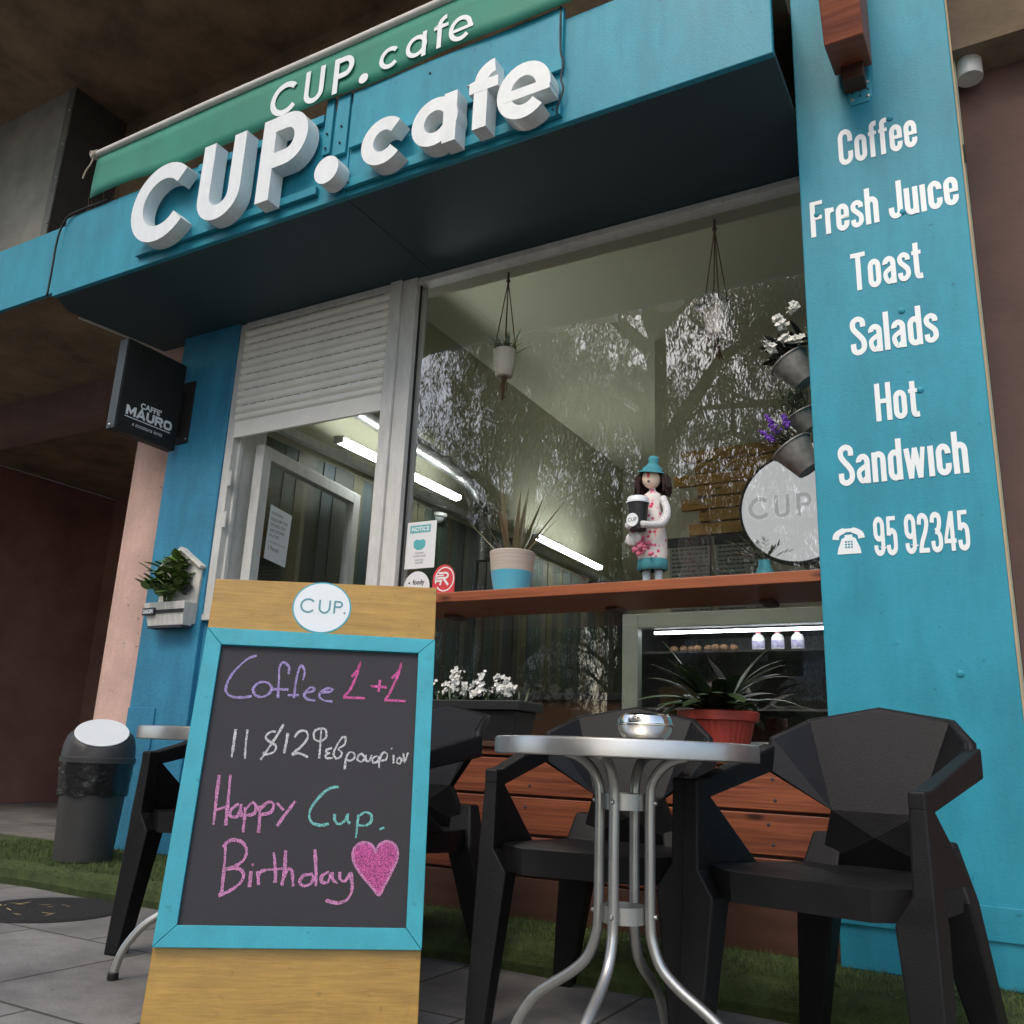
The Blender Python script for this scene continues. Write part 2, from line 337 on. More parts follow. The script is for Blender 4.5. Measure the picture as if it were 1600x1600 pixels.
BLACK_BOX = material('black_sign_edge', (.045, .055, .055), .5)
INT_WALL = material('interior_grey_green', (.44, .42, .30), .8, var=.08, vscale=1)
INT_FLOOR = material('interior_floor', (.10, .085, .07), .5, var=.2)
METAL_BUCKET = material('galvanised', (.30, .29, .265), .55, metal=.6, var=.4, vscale=20)
TERRA_RED = material('red_plastic_pot', (.38, .05, .032), .5, var=.1)
GREEN_LEAF = material('leaf_green', (.12, .20, .045), .5, var=.5, vscale=9, island=.3)
DARK_LEAF = material('leaf_dark', (.035, .06, .022), .42, var=.45, vscale=9, island=.35)
AGAVE = material('leaf_bronze', (.12, .15, .06), .45, var=.3, col2=(.14, .085, .05), vscale=5, island=.3)
SOIL = material('soil', (.03, .02, .015), .95)
WHITE_PETAL = material('white_petal', (.78, .78, .72), .7, var=.1)
PURPLE = material('purple_flower', (.17, .06, .42), .7, var=.4, vscale=60)
ROPE = material('jute_rope', (.16, .08, .045), .9, var=.3, vscale=80)
CERAMIC = material('cream_ceramic', (.93, .87, .70), .5, var=.08)
GLASS = glass_material('window_glass', 2.65)
BLACK_CABLE = material('black_cable', (.012, .012, .012), .6)
STEEL = material('screw_steel', (.5, .5, .48), .35, metal=.9)
PAPER = material('white_paper', (.74, .76, .76), .7)
INK = material('dark_ink', (.03, .03, .035), .7)

# ================================================================== SETTING
def structure(mb, name, mat, **k): return mb.build(name, mat, kind='structure', **k)

# pavement of big slabs, road, kerb, ground to the horizon
def pave_material():  # concrete slabs
    m = material('pavement_slab', (.27, .26, .235), .85, var=.35, vscale=3, bump=.3, bscale=90); t = m.node_tree; L = t.links.new; p = t.nodes['Principled BSDF']
    src = p.inputs['Base Color'].links[0].from_socket; b = t.nodes.new('ShaderNodeTexBrick'); tc = t.nodes.new('ShaderNodeTexCoord')
    b.inputs['Scale'].default_value = 1.0; b.inputs['Mortar Size'].default_value = .006; b.inputs['Brick Width'].default_value = .6; b.inputs['Row Height'].default_value = .6; b.offset = .5
    b.inputs['Color1'].default_value = (1, 1, 1, 1); b.inputs['Color2'].default_value = (.82, .82, .82, 1); b.inputs['Mortar'].default_value = (.3, .28, .25, 1)
    mp = t.nodes.new('ShaderNodeMapping'); mp.inputs['Location'].default_value = (.13, .22, 0)
    mx = t.nodes.new('ShaderNodeMix'); mx.data_type = 'RGBA'; mx.blend_type = 'MULTIPLY'; mx.inputs['Factor'].default_value = 1
    L(tc.outputs['Object'], mp.inputs[0]); L(mp.outputs[0], b.inputs['Vector']); L(src, mx.inputs['A']); L(b.outputs['Color'], mx.inputs['B']); L(mx.outputs['Result'], p.inputs['Base Color'])
    return grime(m, .5, (.7, .7, .7), speck=.35)
structure(MB().poly([(-400, -400, -.13), (400, -400, -.13), (400, 400, -.13), (-400, 400, -.13)]), 'ground', material('bare_ground', (.16, .14, .10), .95, var=.3, vscale=.3))
structure(MB().box(-60, 60, -3.2, 12, -.3, 0), 'pavement', pave_material())
structure(MB().box(-60, 60, -11, -3.35, -.3, -.12), 'road', material('asphalt', (.05, .05, .05), .9, var=.3, vscale=4, bump=.4, bscale=150))
structure(MB().box(-60, 60, -3.35, -3.2, -.3, .004), 'kerb', CONC_PALE, bevel=.012)

# turf step under the facade
TURF = material('artificial_turf', (.07, .10, .024), .9, var=.5, vscale=14, bump=.8, bscale=300)
tb = MB()
prof = [(2.70, 0), (2.69, .03), (2.70, .065), (2.73, .09), (2.77, .1), (3.36, .1)]
for x0, x1 in ((-6.4, .55),):
    n = 40
    for i in range(n):
        xa = x0+(x1-x0)*i/n; xb = x0+(x1-x0)*(i+1)/n
        wob = lambda x: .018*sin(x*3.1)+.012*sin(x*7.7+1)
        for (y0, z0), (y1, z1) in zip(prof, prof[1:]):
            f = lambda y, x: y+(wob(x) if y < 3 else 0)
            tb.poly([(xa, f(y0, xa), z0), (xb, f(y0, xb), z0), (xb, f(y1, xb), z1), (xa, f(y1, xa), z1)])
structure(tb, 'turf_step', TURF)
rnd = random.Random(5); gb = MB()
for i in range(42000):
    x = rnd.uniform(-4.9, .1); t = rnd.random()
    wob = .018*sin(x*3.1)+.012*sin(x*7.7+1)
    if t < .22:
        y = 2.70+wob+rnd.uniform(-.012, .03); z = rnd.uniform(.0, .09); d = Vector((rnd.gauss(0, .5), -1, rnd.uniform(-.3, .8)))
    else:
        y = rnd.uniform(2.72, 3.34)+wob; z = .098; d = Vector((rnd.gauss(0, .45), rnd.gauss(0, .45), 1))
    d.normalize(); l = rnd.uniform(.012, .026); s = Vector((rnd.gauss(0, 1), rnd.gauss(0, 1), 0)).normalized()*.0017
    b = Vector((x, y, z)); gb.poly([b-s, b+s, b+d*l])
gb.build('turf_grass', material('turf_blades', (.11, .155, .035), .8, col2=(.04, .065, .014), vscale=12, island=.4), kind='stuff')

# ------------------------------------------------------------------ the cafe building
B = thing('cafe_building', 'turquoise painted cafe front with deep dark canopy over a wide shop window', 'building', (-2.3, 3.4, 0))
# right pillar
pil = MB().box(-.525, .012, 2.98, 3.6, .1, 5.1).build('pillar', TEAL, B, bevel=.004, label='right hand turquoise pillar with white menu lettering')
MB().box(.0122, .018, 2.981, 3.0, .1, 5.1).build('edge_strip', material('raw_board_edge', (.42, .33, .2), .8, var=.2), pil)
MB().box(-.5245, .0115, 2.971, 2.9798, .222, .312).build('skirting_strip', TEAL, pil, bevel=.002)
for x, z, y in ((-.195, .335, 2.98), (-.19, .262, 2.971), (-.18, 1.87, 2.98), (-.215, 2.165, 2.98), (-.185, 2.54, 2.98), (-.2, 2.93, 2.98), (-.14, .95, 2.98), (-.47, 2.61, 2.98)):
    MB().lathe([(.011, 0), (.010, .004), (.004, .0065), (.0005, .007)], 12, Matrix.Translation((x, y, z)) @ Matrix.Rotation(RAD(90), 4, 'X')).build('screw', TEAL, pil, smooth=True)
P = xz(2.9795)
for body, u0, u1, v, cap in (('Coffee', -.381, -.118, 2.788, .148), ('Fresh Juice', -.493, -.009, 2.521, .146), ('Toast', -.366, -.139, 2.273, .146),
                             ('Salads', -.383, -.110, 2.030, .142), ('Hot', -.319, -.186, 1.779, .135), ('Sandwich', -.448, -.061, 1.570, .141), ('95 92345', -.353, -.078, 1.324, .128)):
    condensed(MB(), body, P, u0, u1, v, cap).build('lettering', VINYL, pil)
ph = MB()
cx, cz = -.430, 1.337
ph.prism([(cx-.037, cz), (cx+.037, cz), (cx+.034, cz+.018), (cx+.021, cz+.052), (cx+.012, cz+.056), (cx+.012, cz+.064), (cx-.012, cz+.064), (cx-.012, cz+.056), (cx-.021, cz+.052), (cx-.034, cz+.018)], P, 0, .001)
ph.ribbon(smooth2([(cx-.040, cz+.050), (cx-.036, cz+.066), (cx-.018, cz+.077), (cx, cz+.079), (cx+.018, cz+.077), (cx+.036, cz+.066), (cx+.040, cz+.050)]), [.02]*4+[.019]*6+[.012]*5+[.019]*6+[.02]*4, P, 0, .0013)
ph.build('telephone_symbol', VINYL, pil)
kb = MB()
for i in range(3):
    for j in range(3): kb.prism([(cx-.012+i*.009, cz+.02+j*.009), (cx-.006+i*.009, cz+.02+j*.009), (cx-.006+i*.009, cz+.025+j*.009), (cx-.012+i*.009, cz+.025+j*.009)], P, 0, .0018)
kb.build('keypad', TEAL, pil)
# left pilaster
pl = MB().box(-4.30, -3.83, 3.35, 3.6, .1, 3.4).build('pilaster', TEAL_WALL, B, bevel=.006, label='left blue wall strip with chipped paint')
MB().box(-4.297, -4.08, 3.341, 3.3498, .1, .834).build('lower_panel', TEAL_WALL, pl, bevel=.003)
# canopy
cp = MB().box(-4.575, -.53, 2.635, 2.662, 3.07, 3.575).build('canopy', TEAL, B, bevel=.004)
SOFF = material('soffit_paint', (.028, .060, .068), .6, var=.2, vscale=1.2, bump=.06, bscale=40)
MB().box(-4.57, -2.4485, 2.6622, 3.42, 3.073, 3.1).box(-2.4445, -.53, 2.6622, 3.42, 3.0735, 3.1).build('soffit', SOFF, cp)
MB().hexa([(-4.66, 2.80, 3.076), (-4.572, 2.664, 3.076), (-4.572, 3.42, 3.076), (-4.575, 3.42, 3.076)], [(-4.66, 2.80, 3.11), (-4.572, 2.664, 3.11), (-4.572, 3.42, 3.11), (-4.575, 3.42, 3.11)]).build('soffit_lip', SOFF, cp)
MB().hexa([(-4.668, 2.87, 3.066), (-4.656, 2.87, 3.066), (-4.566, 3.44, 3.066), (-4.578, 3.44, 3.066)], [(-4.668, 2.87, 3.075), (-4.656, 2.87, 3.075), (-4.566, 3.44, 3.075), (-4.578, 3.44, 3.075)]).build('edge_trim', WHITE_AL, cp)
MB().box(-4.57, -.53, 2.664, 3.5, 3.545, 3.56).build('canopy_top', CONC, cp)
MB().box(-6.2, -4.58, 2.665, 2.69, 3.12, 3.56).build('side_fascia', TEAL, cp, bevel=.004)
MB().box(-2.452, -2.4415, 2.6285, 2.6348, 3.072, 3.57).build('fascia_joint', TEAL, cp)
# upper facade, slab and pier
MB().box(-9, 3, 3.42, 3.8, 3.5, 5.1).build('upper_wall', CONC, B)
MB().box(-9, 3, 1.95, 3.85, 5.1, 5.36).build('floor_slab', CONC, B, bevel=.01)
pr_ = MB().box(-6.6, -5.42, 3.0, 3.4198, 3.57, 5.0995).build('pier', CONC_PALE, B)
MB().box(-5.4198, -5.40, 3.004, 3.4195, 3.57, 5.0990).build('shade_sheet', material('painted_shade', (.05, .045, .04), .7, var=.2), pr_)  # added dark sheet: shade on the pier's right side put into its colour
MB().box(-5.465, -5.395, 2.988, 2.9996, 3.57, 5.0990).build('corner_trim', material('grey_trim', (.17, .17, .14), .6, var=.2), pr_, bevel=.002)
for z in (3.7, 4.0, 4.36, 4.62, 4.9): MB().ball((-5.41, 2.986, z), .008, 8, 6).build('rivet', STEEL, pr_)
# arcade to the left
ar = MB().box(-9, -4.58, 2.70, 7, 3.36, 3.5).build('passage_ceiling', CONC, B)
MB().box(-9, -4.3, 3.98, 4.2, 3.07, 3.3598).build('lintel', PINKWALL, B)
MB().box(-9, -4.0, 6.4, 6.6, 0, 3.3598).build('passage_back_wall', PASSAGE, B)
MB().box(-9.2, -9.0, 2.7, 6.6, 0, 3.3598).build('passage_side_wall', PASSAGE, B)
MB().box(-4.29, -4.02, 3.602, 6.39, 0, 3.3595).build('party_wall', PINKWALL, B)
MB().lathe([(.285, .02), (.285, 3.36)], 40, Matrix.Translation((-4.615, 3.72, 0))).build('round_column', PINK, B, smooth=True, label='round pink rendered column beside the blue wall strip')
# neighbour to the right
MB().box(.03, 4, 3.60, 3.9, 0, 5.0995).build('neighbour_wall', DARKWALL, B)
MB().tube([(.075, 3.52, 3.42), (.075, 3.52, 5.09)], .05, 16).build('downpipe', WHITE_AL, B, smooth=True)
# cladding below the window
cl = MB()
for z0, z1 in ((.247, .378), (.388, .514), (.524, .652), (.662, .690)): cl.box(-2.56, -.5265, 3.03, 3.052, z0, z1)
CLO = cl.build('plank_cladding', PLANK, B, bevel=.003)
MB().box(-2.56, -.5265, 3.056, 3.08, .1, .69).build('cladding_backing', DARKWALL, B)
MB().box(-2.56, -.5265, 3.034, 3.0555, .1, .238).build('base_board', DARKWOOD, B, bevel=.002)
cl_o = None
r7 = random.Random(3)
for z in (.29, .34, .42, .48, .555, .62):
    for x in (-2.35, -1.62, -1.15, -.72): MB().ball((x+r7.uniform(-.02, .02), 3.03, z), .006, 8, 4, (1, .4, 1)).build('nail_head', INK, CLO)
MB().box(-2.56, -.5265, 3.015, 3.392, .6902, .712).build('ledge', DARKWOOD, B, bevel=.002)
# blind wall under the serving hatch
MB().box(-3.829, -2.5605, 3.38, 3.6, .1, 1.30).build('hatch_wall', TEAL_WALL, B)
MB().box(-3.828, -2.5605, 3.352, 3.46, 1.301, 1.3345).build('hatch_sill', WHITE_AL, B, bevel=.003)
# window frames
fr = MB().box(-3.829, -3.772, 3.362, 3.615, 1.335, 3.069).box(-3.7715, -3.752, 3.40, 3.425, 1.335, 3.0295).box(-2.705, -2.635, 3.335, 3.46, 1.335, 3.069).box(-2.634, -2.545, 3.352, 3.46, .712, 3.069)
fr.box(-2.5448, -.5265, 3.362, 3.43, 3.036, 3.069).box(-3.7718, -2.7055, 3.350, 3.46, 3.030, 3.069).box(-2.5448, -.5265, 3.37, 3.43, .713, .745).box(-.560, -.527, 3.365, 3.43, .746, 3.035)
FR = fr.build('window_frame', WHITE_AL, B, bevel=.003)
MB().box(-2.5446, -2.5385, 3.385, 3.398, .746, 3.035).build('gasket', BLACK_CABLE, FR)
hg = MB()
for z in (2.10, 1.86):
    hg.tube([(-3.742, 3.352, z-.045), (-3.742, 3.352, z+.045)], .008, 10); hg.box(-3.771, -3.742, 3.356, 3.3618, z-.04, z+.04)
hg.build('hinge', WHITE_AL, FR, smooth=True)
MB().box(-2.538, -.5605, 3.400, 3.406, .746, 3.035).build('window_pane', GLASS, B)
# roller shutter
sh = MB(); z = 3.028; H = .0485
prof = [(0, 0), (.010, -.003), (.019, -.012), (.024, -.024), (.022, -.036), (.012, -.045), (.0, -H)]
n_sl = 12
pts = []
for k in range(n_sl):
    for y, dz in prof[:-1]: pts.append((3.372-y, z-k*H+dz))
zb = z-n_sl*H; pts.append((3.372, zb))
for (y0, z0), (y1, z1) in zip(pts, pts[1:]): sh.poly([(-3.7715, y0, z0), (-2.7055, y0, z0), (-2.7055, y1, z1), (-3.7715, y1, z1)])
SHo = sh.build('roller_shutter', SHUT, B)
MB().box(-3.7715, -2.7055, 3.358, 3.378, 2.348, zb-.001).build('bottom_rail', SHUT, SHo, bevel=.002)
sl = MB()
for k in range(0, n_sl+1, 2):
    x = -3.74
    while x < -2.76: sl.box(x, x+.045, 3.3655, 3.3735, z-k*H-.0015, z-k*H+.0025); x += .066
sl.build('slot', INK, SHo)
# open casement leaf of the hatch
lb = Vector((-3.655, 3.462, 0)); ld = Vector((-.133, .991, 0)).normalized(); ln = Vector((ld.y, -ld.x, 0))
PL = lambda u, v, h=0: lb+ld*u+Vector((0, 0, v))+ln*h
lf = MB()
for u0, u1, v0, v1 in ((0, .075, 1.36, 2.325), (.985, 1.06, 1.36, 2.325), (.0755, .9845, 2.25, 2.325), (.0755, .9845, 1.36, 1.435)):
    lf.prism([(u0, v0), (u1, v0), (u1, v1), (u0, v1)], PL, -.03, .03)
LF = lf.build('casement_leaf', WHITE_AL, B, bevel=.003)
MB().prism([(.076, 1.436), (.984, 1.436), (.984, 2.249), (.076, 2.249)], PL, -.003, .003).build('leaf_pane', GLASS, LF)
# interior shell
IN = material('ceiling_grey_green', (.47, .46, .33), .85, var=.06, vscale=1)
MB().box(-3.95, 1.5, 3.47, 9.6, 4.05, 4.15).build('room_ceiling', IN, B)
MB().box(-3.95, 1.5, 3.47, 9.6, -.02, .1).build('room_floor', INT_FLOOR, B)
MB().box(-4.0, -3.90, 3.605, 9.6, 2.50, 4.05).build('room_side_wall', IN, B)
vp = MB(); y = 3.605; r8 = random.Random(11)
while y < 9.55:
    wd = r8.choice((.07, .09, .11)); vp.box(-3.95, -3.885+r8.uniform(0, .012), y, y+wd-.004, .1, 2.50); y += wd
vm = material('multicolour_planks', (.1, .1, .08), .6); t_ = vm.node_tree
g_ = t_.nodes.new('ShaderNodeNewGeometry'); cr = t_.nodes.new('ShaderNodeValToRGB'); cr.color_ramp.interpolation = 'CONSTANT'
for i, c in enumerate(((.032, .036, .026), (.08, .075, .03), (.026, .048, .048), (.065, .042, .02), (.09, .085, .06), (.038, .058, .038))):
    e = cr.color_ramp.elements[i] if i < 2 else cr.color_ramp.elements.new(i/6)
    e.position = i/6; e.color = (*c, 1)
t_.links.new(g_.outputs['Random Per Island'], cr.inputs[0]); t_.links.new(cr.outputs[0], t_.nodes['Principled BSDF'].inputs['Base Color'])
vp.build('wall_planks', vm, B)
MB().box(-3.93, 1.5, 9.5, 9.6, .1, 4.05).build('room_back_wall', INT_WALL, B)
MB().box(-2.36, 1.5, 6.42, 6.5, .1, 4.05).build('partition_wall', INT_WALL, B)
MB().box(1.45, 1.55, 3.6, 9.6, .1, 4.05).build('room_right_wall', INT_WALL, B)
MB().box(-3.95, .028, 3.475, 3.6, 3.09, 4.05).build('window_head_wall', INT_WALL, B)
MB().box(-2.56, .028, 3.44, 3.6, .1, .70).build('window_low_wall', INT_WALL, B)
MB().box(-.524, .028, 3.601, 3.65, .1, 4.05).build('front_inner_wall', INT_WALL, B)

# ------------------------------------------------------------------ 3D shop sign
SG = thing('shop_sign', 'big white raised letters reading CUP. cafe on the turquoise fascia', 'sign', (-2.6, 2.62, 3.1))
MB().box(-3.85, -2.606, 2.611, 2.6345, 3.123, 3.166).build('rail', TEAL, SG, bevel=.003)
MB().box(-3.45, -2.606, 2.611, 2.6345, 3.512, 3.556).build('rail', TEAL, SG, bevel=.003)
MB().box(-2.435, -1.348, 2.611, 2.6345, 3.098, 3.146).build('rail', TEAL, SG, bevel=.003)
MB().box(-2.435, -1.348, 2.613, 2.6345, 3.312, 3.62).build('upper_board', TEAL, SG, bevel=.003)
MB().box(-2.60, -2.555, 2.618, 2.6345, 3.33, 3.64).build('batten', TEAL, SG, bevel=.002)
MB().box(-2.53, -2.455, 2.615, 2.6345, 3.30, 3.63).build('batten', TEAL, SG, bevel=.002)
for x, z in ((-2.577, 3.36), (-2.577, 3.44), (-2.49, 3.36), (-2.49, 3.45), (-2.15, 3.36), (-1.9, 3.37), (-1.55, 3.40), (-1.38, 3.13), (-2.41, 3.12), (-2.0, 3.55)): MB().ball((x, 2.6125, z), .006, 8, 4).build('screw', INK, SG)
K = 1.014
sx_ = lambda x: x*K
sz_ = lambda v: .66+(v-.66)*K
def cup_letters():     # strokes of the logo lettering: (letter, [(points, width, closed)])
    L = []
    L.append(('C', [(arc(-3.55, 3.295, .178, .180, 42, 322, 30), .088, 0)]))
    L.append(('U', [([(-3.234, 3.522), (-3.234, 3.215)]+arc(-3.13, 3.215, .104, .102, 180, 360, 16)[1:-1]+[(-3.026, 3.215), (-3.026, 3.522)], .08, 0)]))
    L.append(('P', [([(-2.829, 3.076), (-2.829, 3.524)], .084, 0), ([(-2.80, 3.484), (-2.715, 3.484)]+arc(-2.715, 3.384, .09, .10, 90, -90, 14)[1:-1]+[(-2.715, 3.284), (-2.80, 3.284)], .082, 0)]))
    L.append(('dot', None))
    L.append(('c', [(arc(-2.138, 3.17, .084, .085, 42, 320, 26), .064, 0)]))
    L.append(('a', [(arc(-1.873, 3.17, .083, .085, 0, 360, 30)[:-1], .062, 1), ([(-1.797, 3.047), (-1.797, 3.287)], .064, 0)]))
    L.append(('f', [([(-1.653, 3.06), (-1.653, 3.28)]+arc(-1.588, 3.28, .065, .062, 180, 92, 10), .064, 0), ([(-1.708, 3.26), (-1.573, 3.26)], .05, 0)]))
    L.append(('e', [(arc(-1.455, 3.165, .088, .098, -6, 316, 26), .062, 0), ([(-1.54, 3.155), (-1.339, 3.155)], .046, 0)]))
    return L
for nm, st in cup_letters():
    m = MB(); Pf = xz(2.611)
    if st is None:
        m.prism([(sx_(x), sz_(v)) for x, v in arc(-2.445, 3.125, .069, .069, 0, 360, 32)[:-1]], Pf, 0, .076)
    else:
        for i, (pts, wd, cl_) in enumerate(st): m.ribbon([(sx_(x), sz_(v)) for x, v in pts], wd*K, Pf, 0, .076+.0007*i, closed=bool(cl_))
    m.build('letter', WHITE_SIGN, SG, smooth=30, bevel=.0025)
# cables and weeds on the canopy
tag(MB().tube(smooth2([(-1.36, 2.61, 3.62), (-1.352, 2.605, 3.40), (-1.336, 2.606, 3.34), (-1.345, 2.604, 3.26), (-1.335, 2.606, 3.2), (-1.36, 2.607, 3.13), (-1.36, 2.612, 3.10)]), .004, 8).build('cable', BLACK_CABLE, smooth='all'),
    'thin black cable hanging down the fascia beside the last raised letter', 'cable')
tag(MB().tube(smooth2([(-4.2, 2.625, 3.582), (-4.45, 2.625, 3.585), (-4.55, 2.62, 3.56), (-4.60, 2.62, 3.45), (-4.605, 2.625, 3.25), (-4.61, 2.63, 3.08)]), .006, 8).build('cable', BLACK_CABLE, smooth='all'),
    'black cable draped over the left corner of the turquoise fascia', 'cable')
wd_ = MB(); r9 = random.Random(2)
for i in range(46): wd_.blade((r9.uniform(-4.6, -4.15), r9.uniform(2.68, 2.8), 3.555), r9.uniform(0, 6.28), r9.uniform(1.0, 1.5), r9.uniform(.08, .22), .004, .5, 4)
wd_.build('dry_weeds', material('straw', (.22, .16, .09), .9), label='wispy dry weeds sprouting on top of the canopy at its left end', cat='weeds')
# green banner
BN = thing('banner', 'faded green fabric banner with white CUP. cafe lettering above the fascia', 'banner', (-2.8, 2.6, 3.6))
bb = MB(); nn = 60
low = lambda x: 3.612+.012*sin(x*2.3)+.006*sin(x*9)
for i in range(nn):
    xa = -4.325+3.2*i/nn; xb = -4.325+3.2*(i+1)/nn; wv = lambda x, t: 2.60+.006*sin(x*5+t*3)*(1-t)
    for j in range(5): bb.v.append((xa, wv(xa, j/4), low(xa)+(3.89-low(xa))*j/4))
    if i < nn-1: bb.f += [(5*i+j, 5*i+5+j, 5*i+6+j, 5*i+1+j) for j in range(4)]
bo = bb.build('cloth', BANNER, BN, smooth='all'); so = bo.modifiers.new('thick', 'SOLIDIFY'); so.thickness = .002
MB().tube([(-4.37, 2.597, 3.903), (-3.4, 2.594, 3.906), (-2.6, 2.597, 3.902), (-1.1, 2.597, 3.905)], .02, 12).build('pole', material('white_tube', (.62, .60, .55), .5, var=.15, vscale=3), BN, smooth=True)
rp = MB()
for k in range(3): rp.lathe([(.024, -.004), (.028, 0), (.024, .004)], 12, Matrix.Translation((-4.35+.012*k, 2.597, 3.903)) @ Matrix.Rotation(RAD(80+10*k), 4, 'Y'))
rp.tube(smooth2([(-4.35, 2.59, 3.89), (-4.36, 2.585, 3.84), (-4.385, 2.58, 3.80), (-4.40, 2.58, 3.755)]), .005, 6).tube(smooth2([(-4.35, 2.59, 3.92), (-4.375, 2.58, 3.93), (-4.38, 2.585, 3.91)]), .004, 6)
rp.build('rope_tie', material('old_rope', (.42, .36, .28), .9), BN)
bl = MB(); PB = xz(2.5915)
for nm, st in cup_letters():
    f_ = (lambda p: (-2.957+(p[0]+3.769)*.447, 3.628+(p[1]-3.075)*.447)) if nm in 'CUP dot' else (lambda p: (-2.285+(p[0]+2.254)*.56, 3.640+(p[1]-3.05)*.56))
    if st is None: bl.prism([f_(p) for p in arc(-2.445, 3.125, .06, .06, 0, 360, 20)[:-1]], PB, 0, .001)
    else:
        for i, (pts, wd, c_) in enumerate(st): bl.ribbon([f_(p) for p in pts], wd*.36, PB, 0, .001+.0004*i, closed=bool(c_))
bl.build('lettering', VINYL, BN)

# ------------------------------------------------------------------ black hanging sign
HS = thing('hanging_sign', 'black box sign on a wall bracket reading CAFFE MAURO in white', 'sign', (-4.2, 3.33, 2.3))
MB().box(-4.268, -4.2, 2.905, 3.318, 2.312, 2.858).build('box', BLACK_SIGN, HS, bevel=.006)
MB().box(-4.266, -4.202, 2.899, 2.9046, 2.318, 2.852).build('edge', BLACK_BOX, HS)
MB().box(-4.25, -4.215, 3.319, 3.349, 2.42, 2.70).box(-4.245, -4.135, 3.341, 3.3498, 2.365, 2.76).build('bracket', BLACK_SIGN, HS, bevel=.002)
MB().ball((-4.235, 2.897, 2.335), .009, 8, 6).build('screw', STEEL, HS)
MB().ball((-4.15, 3.340, 2.39), .005, 8, 6).build('screw', STEEL, HS)
PS = lambda u, v, h=0: Vector((-4.2+h, u, v))
tx = MB()
text_into(tx, "CAFFE'", PS, 3.117, 2.484, .045, 1.02, weight=.0016, align='CENTER', spacing=1.06)
BLK = {'M': (1.25, [[(.14, 0), (.14, 1)], [(1.11, 0), (1.11, 1)], [(.14, .93), (.625, .3), (1.11, .93)]]), 'A': (1.15, [[(.1, 0), (.575, .95), (1.05, 0)], [(.3, .28), (.85, .28)]]),
       'U': (1.05, [[(.14, 1), (.14, .3), (.32, .13), (.73, .13), (.91, .3), (.91, 1)]]), 'R': (1.08, [[(.14, 0), (.14, 1)], [(.14, .87), (.75, .87), (.9, .77), (.9, .58), (.75, .46), (.14, .46)], [(.62, .46), (.95, 0)]]),
       'O': (1.1, [[(.3, .13), (.14, .3), (.14, .7), (.3, .87), (.8, .87), (.96, .7), (.96, .3), (.8, .13)]])}
x_ = 0
for c in 'MAURO':
    for i, q in enumerate(BLK[c][1]): tx.ribbon([(2.957+(x_+a)*.0525, 2.418+b*.056) for a, b in q], .0145, PS, 0, .0008+.0002*i, closed=(c == 'O'))
    x_ += BLK[c][0]+.09
tx.box(-4.2, -4.199, 2.953, 3.265, 2.404, 2.409)
tx.build('lettering', VINYL, HS)
text_into(MB(), "a tostatura lenta", PS, 3.11, 2.365, .034, .92, align='CENTER', shear=.3).build('lettering', VINYL, HS)

# ------------------------------------------------------------------ wooden beam bracket on the pillar
BK = thing('beam_bracket', 'reddish timber beam end on a perforated metal plate at the pillar top', 'beam', (-.3, 2.98, 3.1))
RW = wood_material('red_beam', (.30, .075, .03), (.16, .035, .015), .5, island=0, knots=False)
MB().hexa([(-.372, 2.72, 3.10), (-.242, 2.72, 3.10), (-.242, 2.955, 3.16), (-.372, 2.955, 3.16)], [(-.372, 2.50, 3.62), (-.242, 2.50, 3.62), (-.242, 2.955, 3.62), (-.372, 2.955, 3.62)]).build('beam', RW, BK, bevel=.004)
MB().box(-.345, -.268, 2.90, 2.979, 3.085, 3.16).build('shoe', DARKWOOD, BK, bevel=.003)
MB().prism([(-.333, 3.18), (-.333, 3.045), (-.323, 3.028), (-.265, 3.028), (-.253, 3.045), (-.253, 3.18)], xz(2.98), 0, .004).build('plate', material('teal_plate', (.05, .33, .43), .4, metal=.3), BK, bevel=.001)
for x, z in ((-.32, 3.05), (-.266, 3.05), (-.32, 3.11), (-.266, 3.11), (-.295, 3.14)): MB().lathe([(.0075, 0), (.006, .004), (.0005, .005)], 10, Matrix.Translation((x, 2.976, z)) @ Matrix.Rotation(RAD(90), 4, 'X')).build('screw', STEEL, BK, smooth=True)
for x, z in ((-.293, 3.06), (-.293, 3.085), (-.32, 3.08), (-.266, 3.08)): MB().lathe([(.005, 0), (.0005, .0005)], 10, Matrix.Translation((x, 2.9758, z)) @ Matrix.Rotation(RAD(90), 4, 'X')).build('hole', INK, BK)

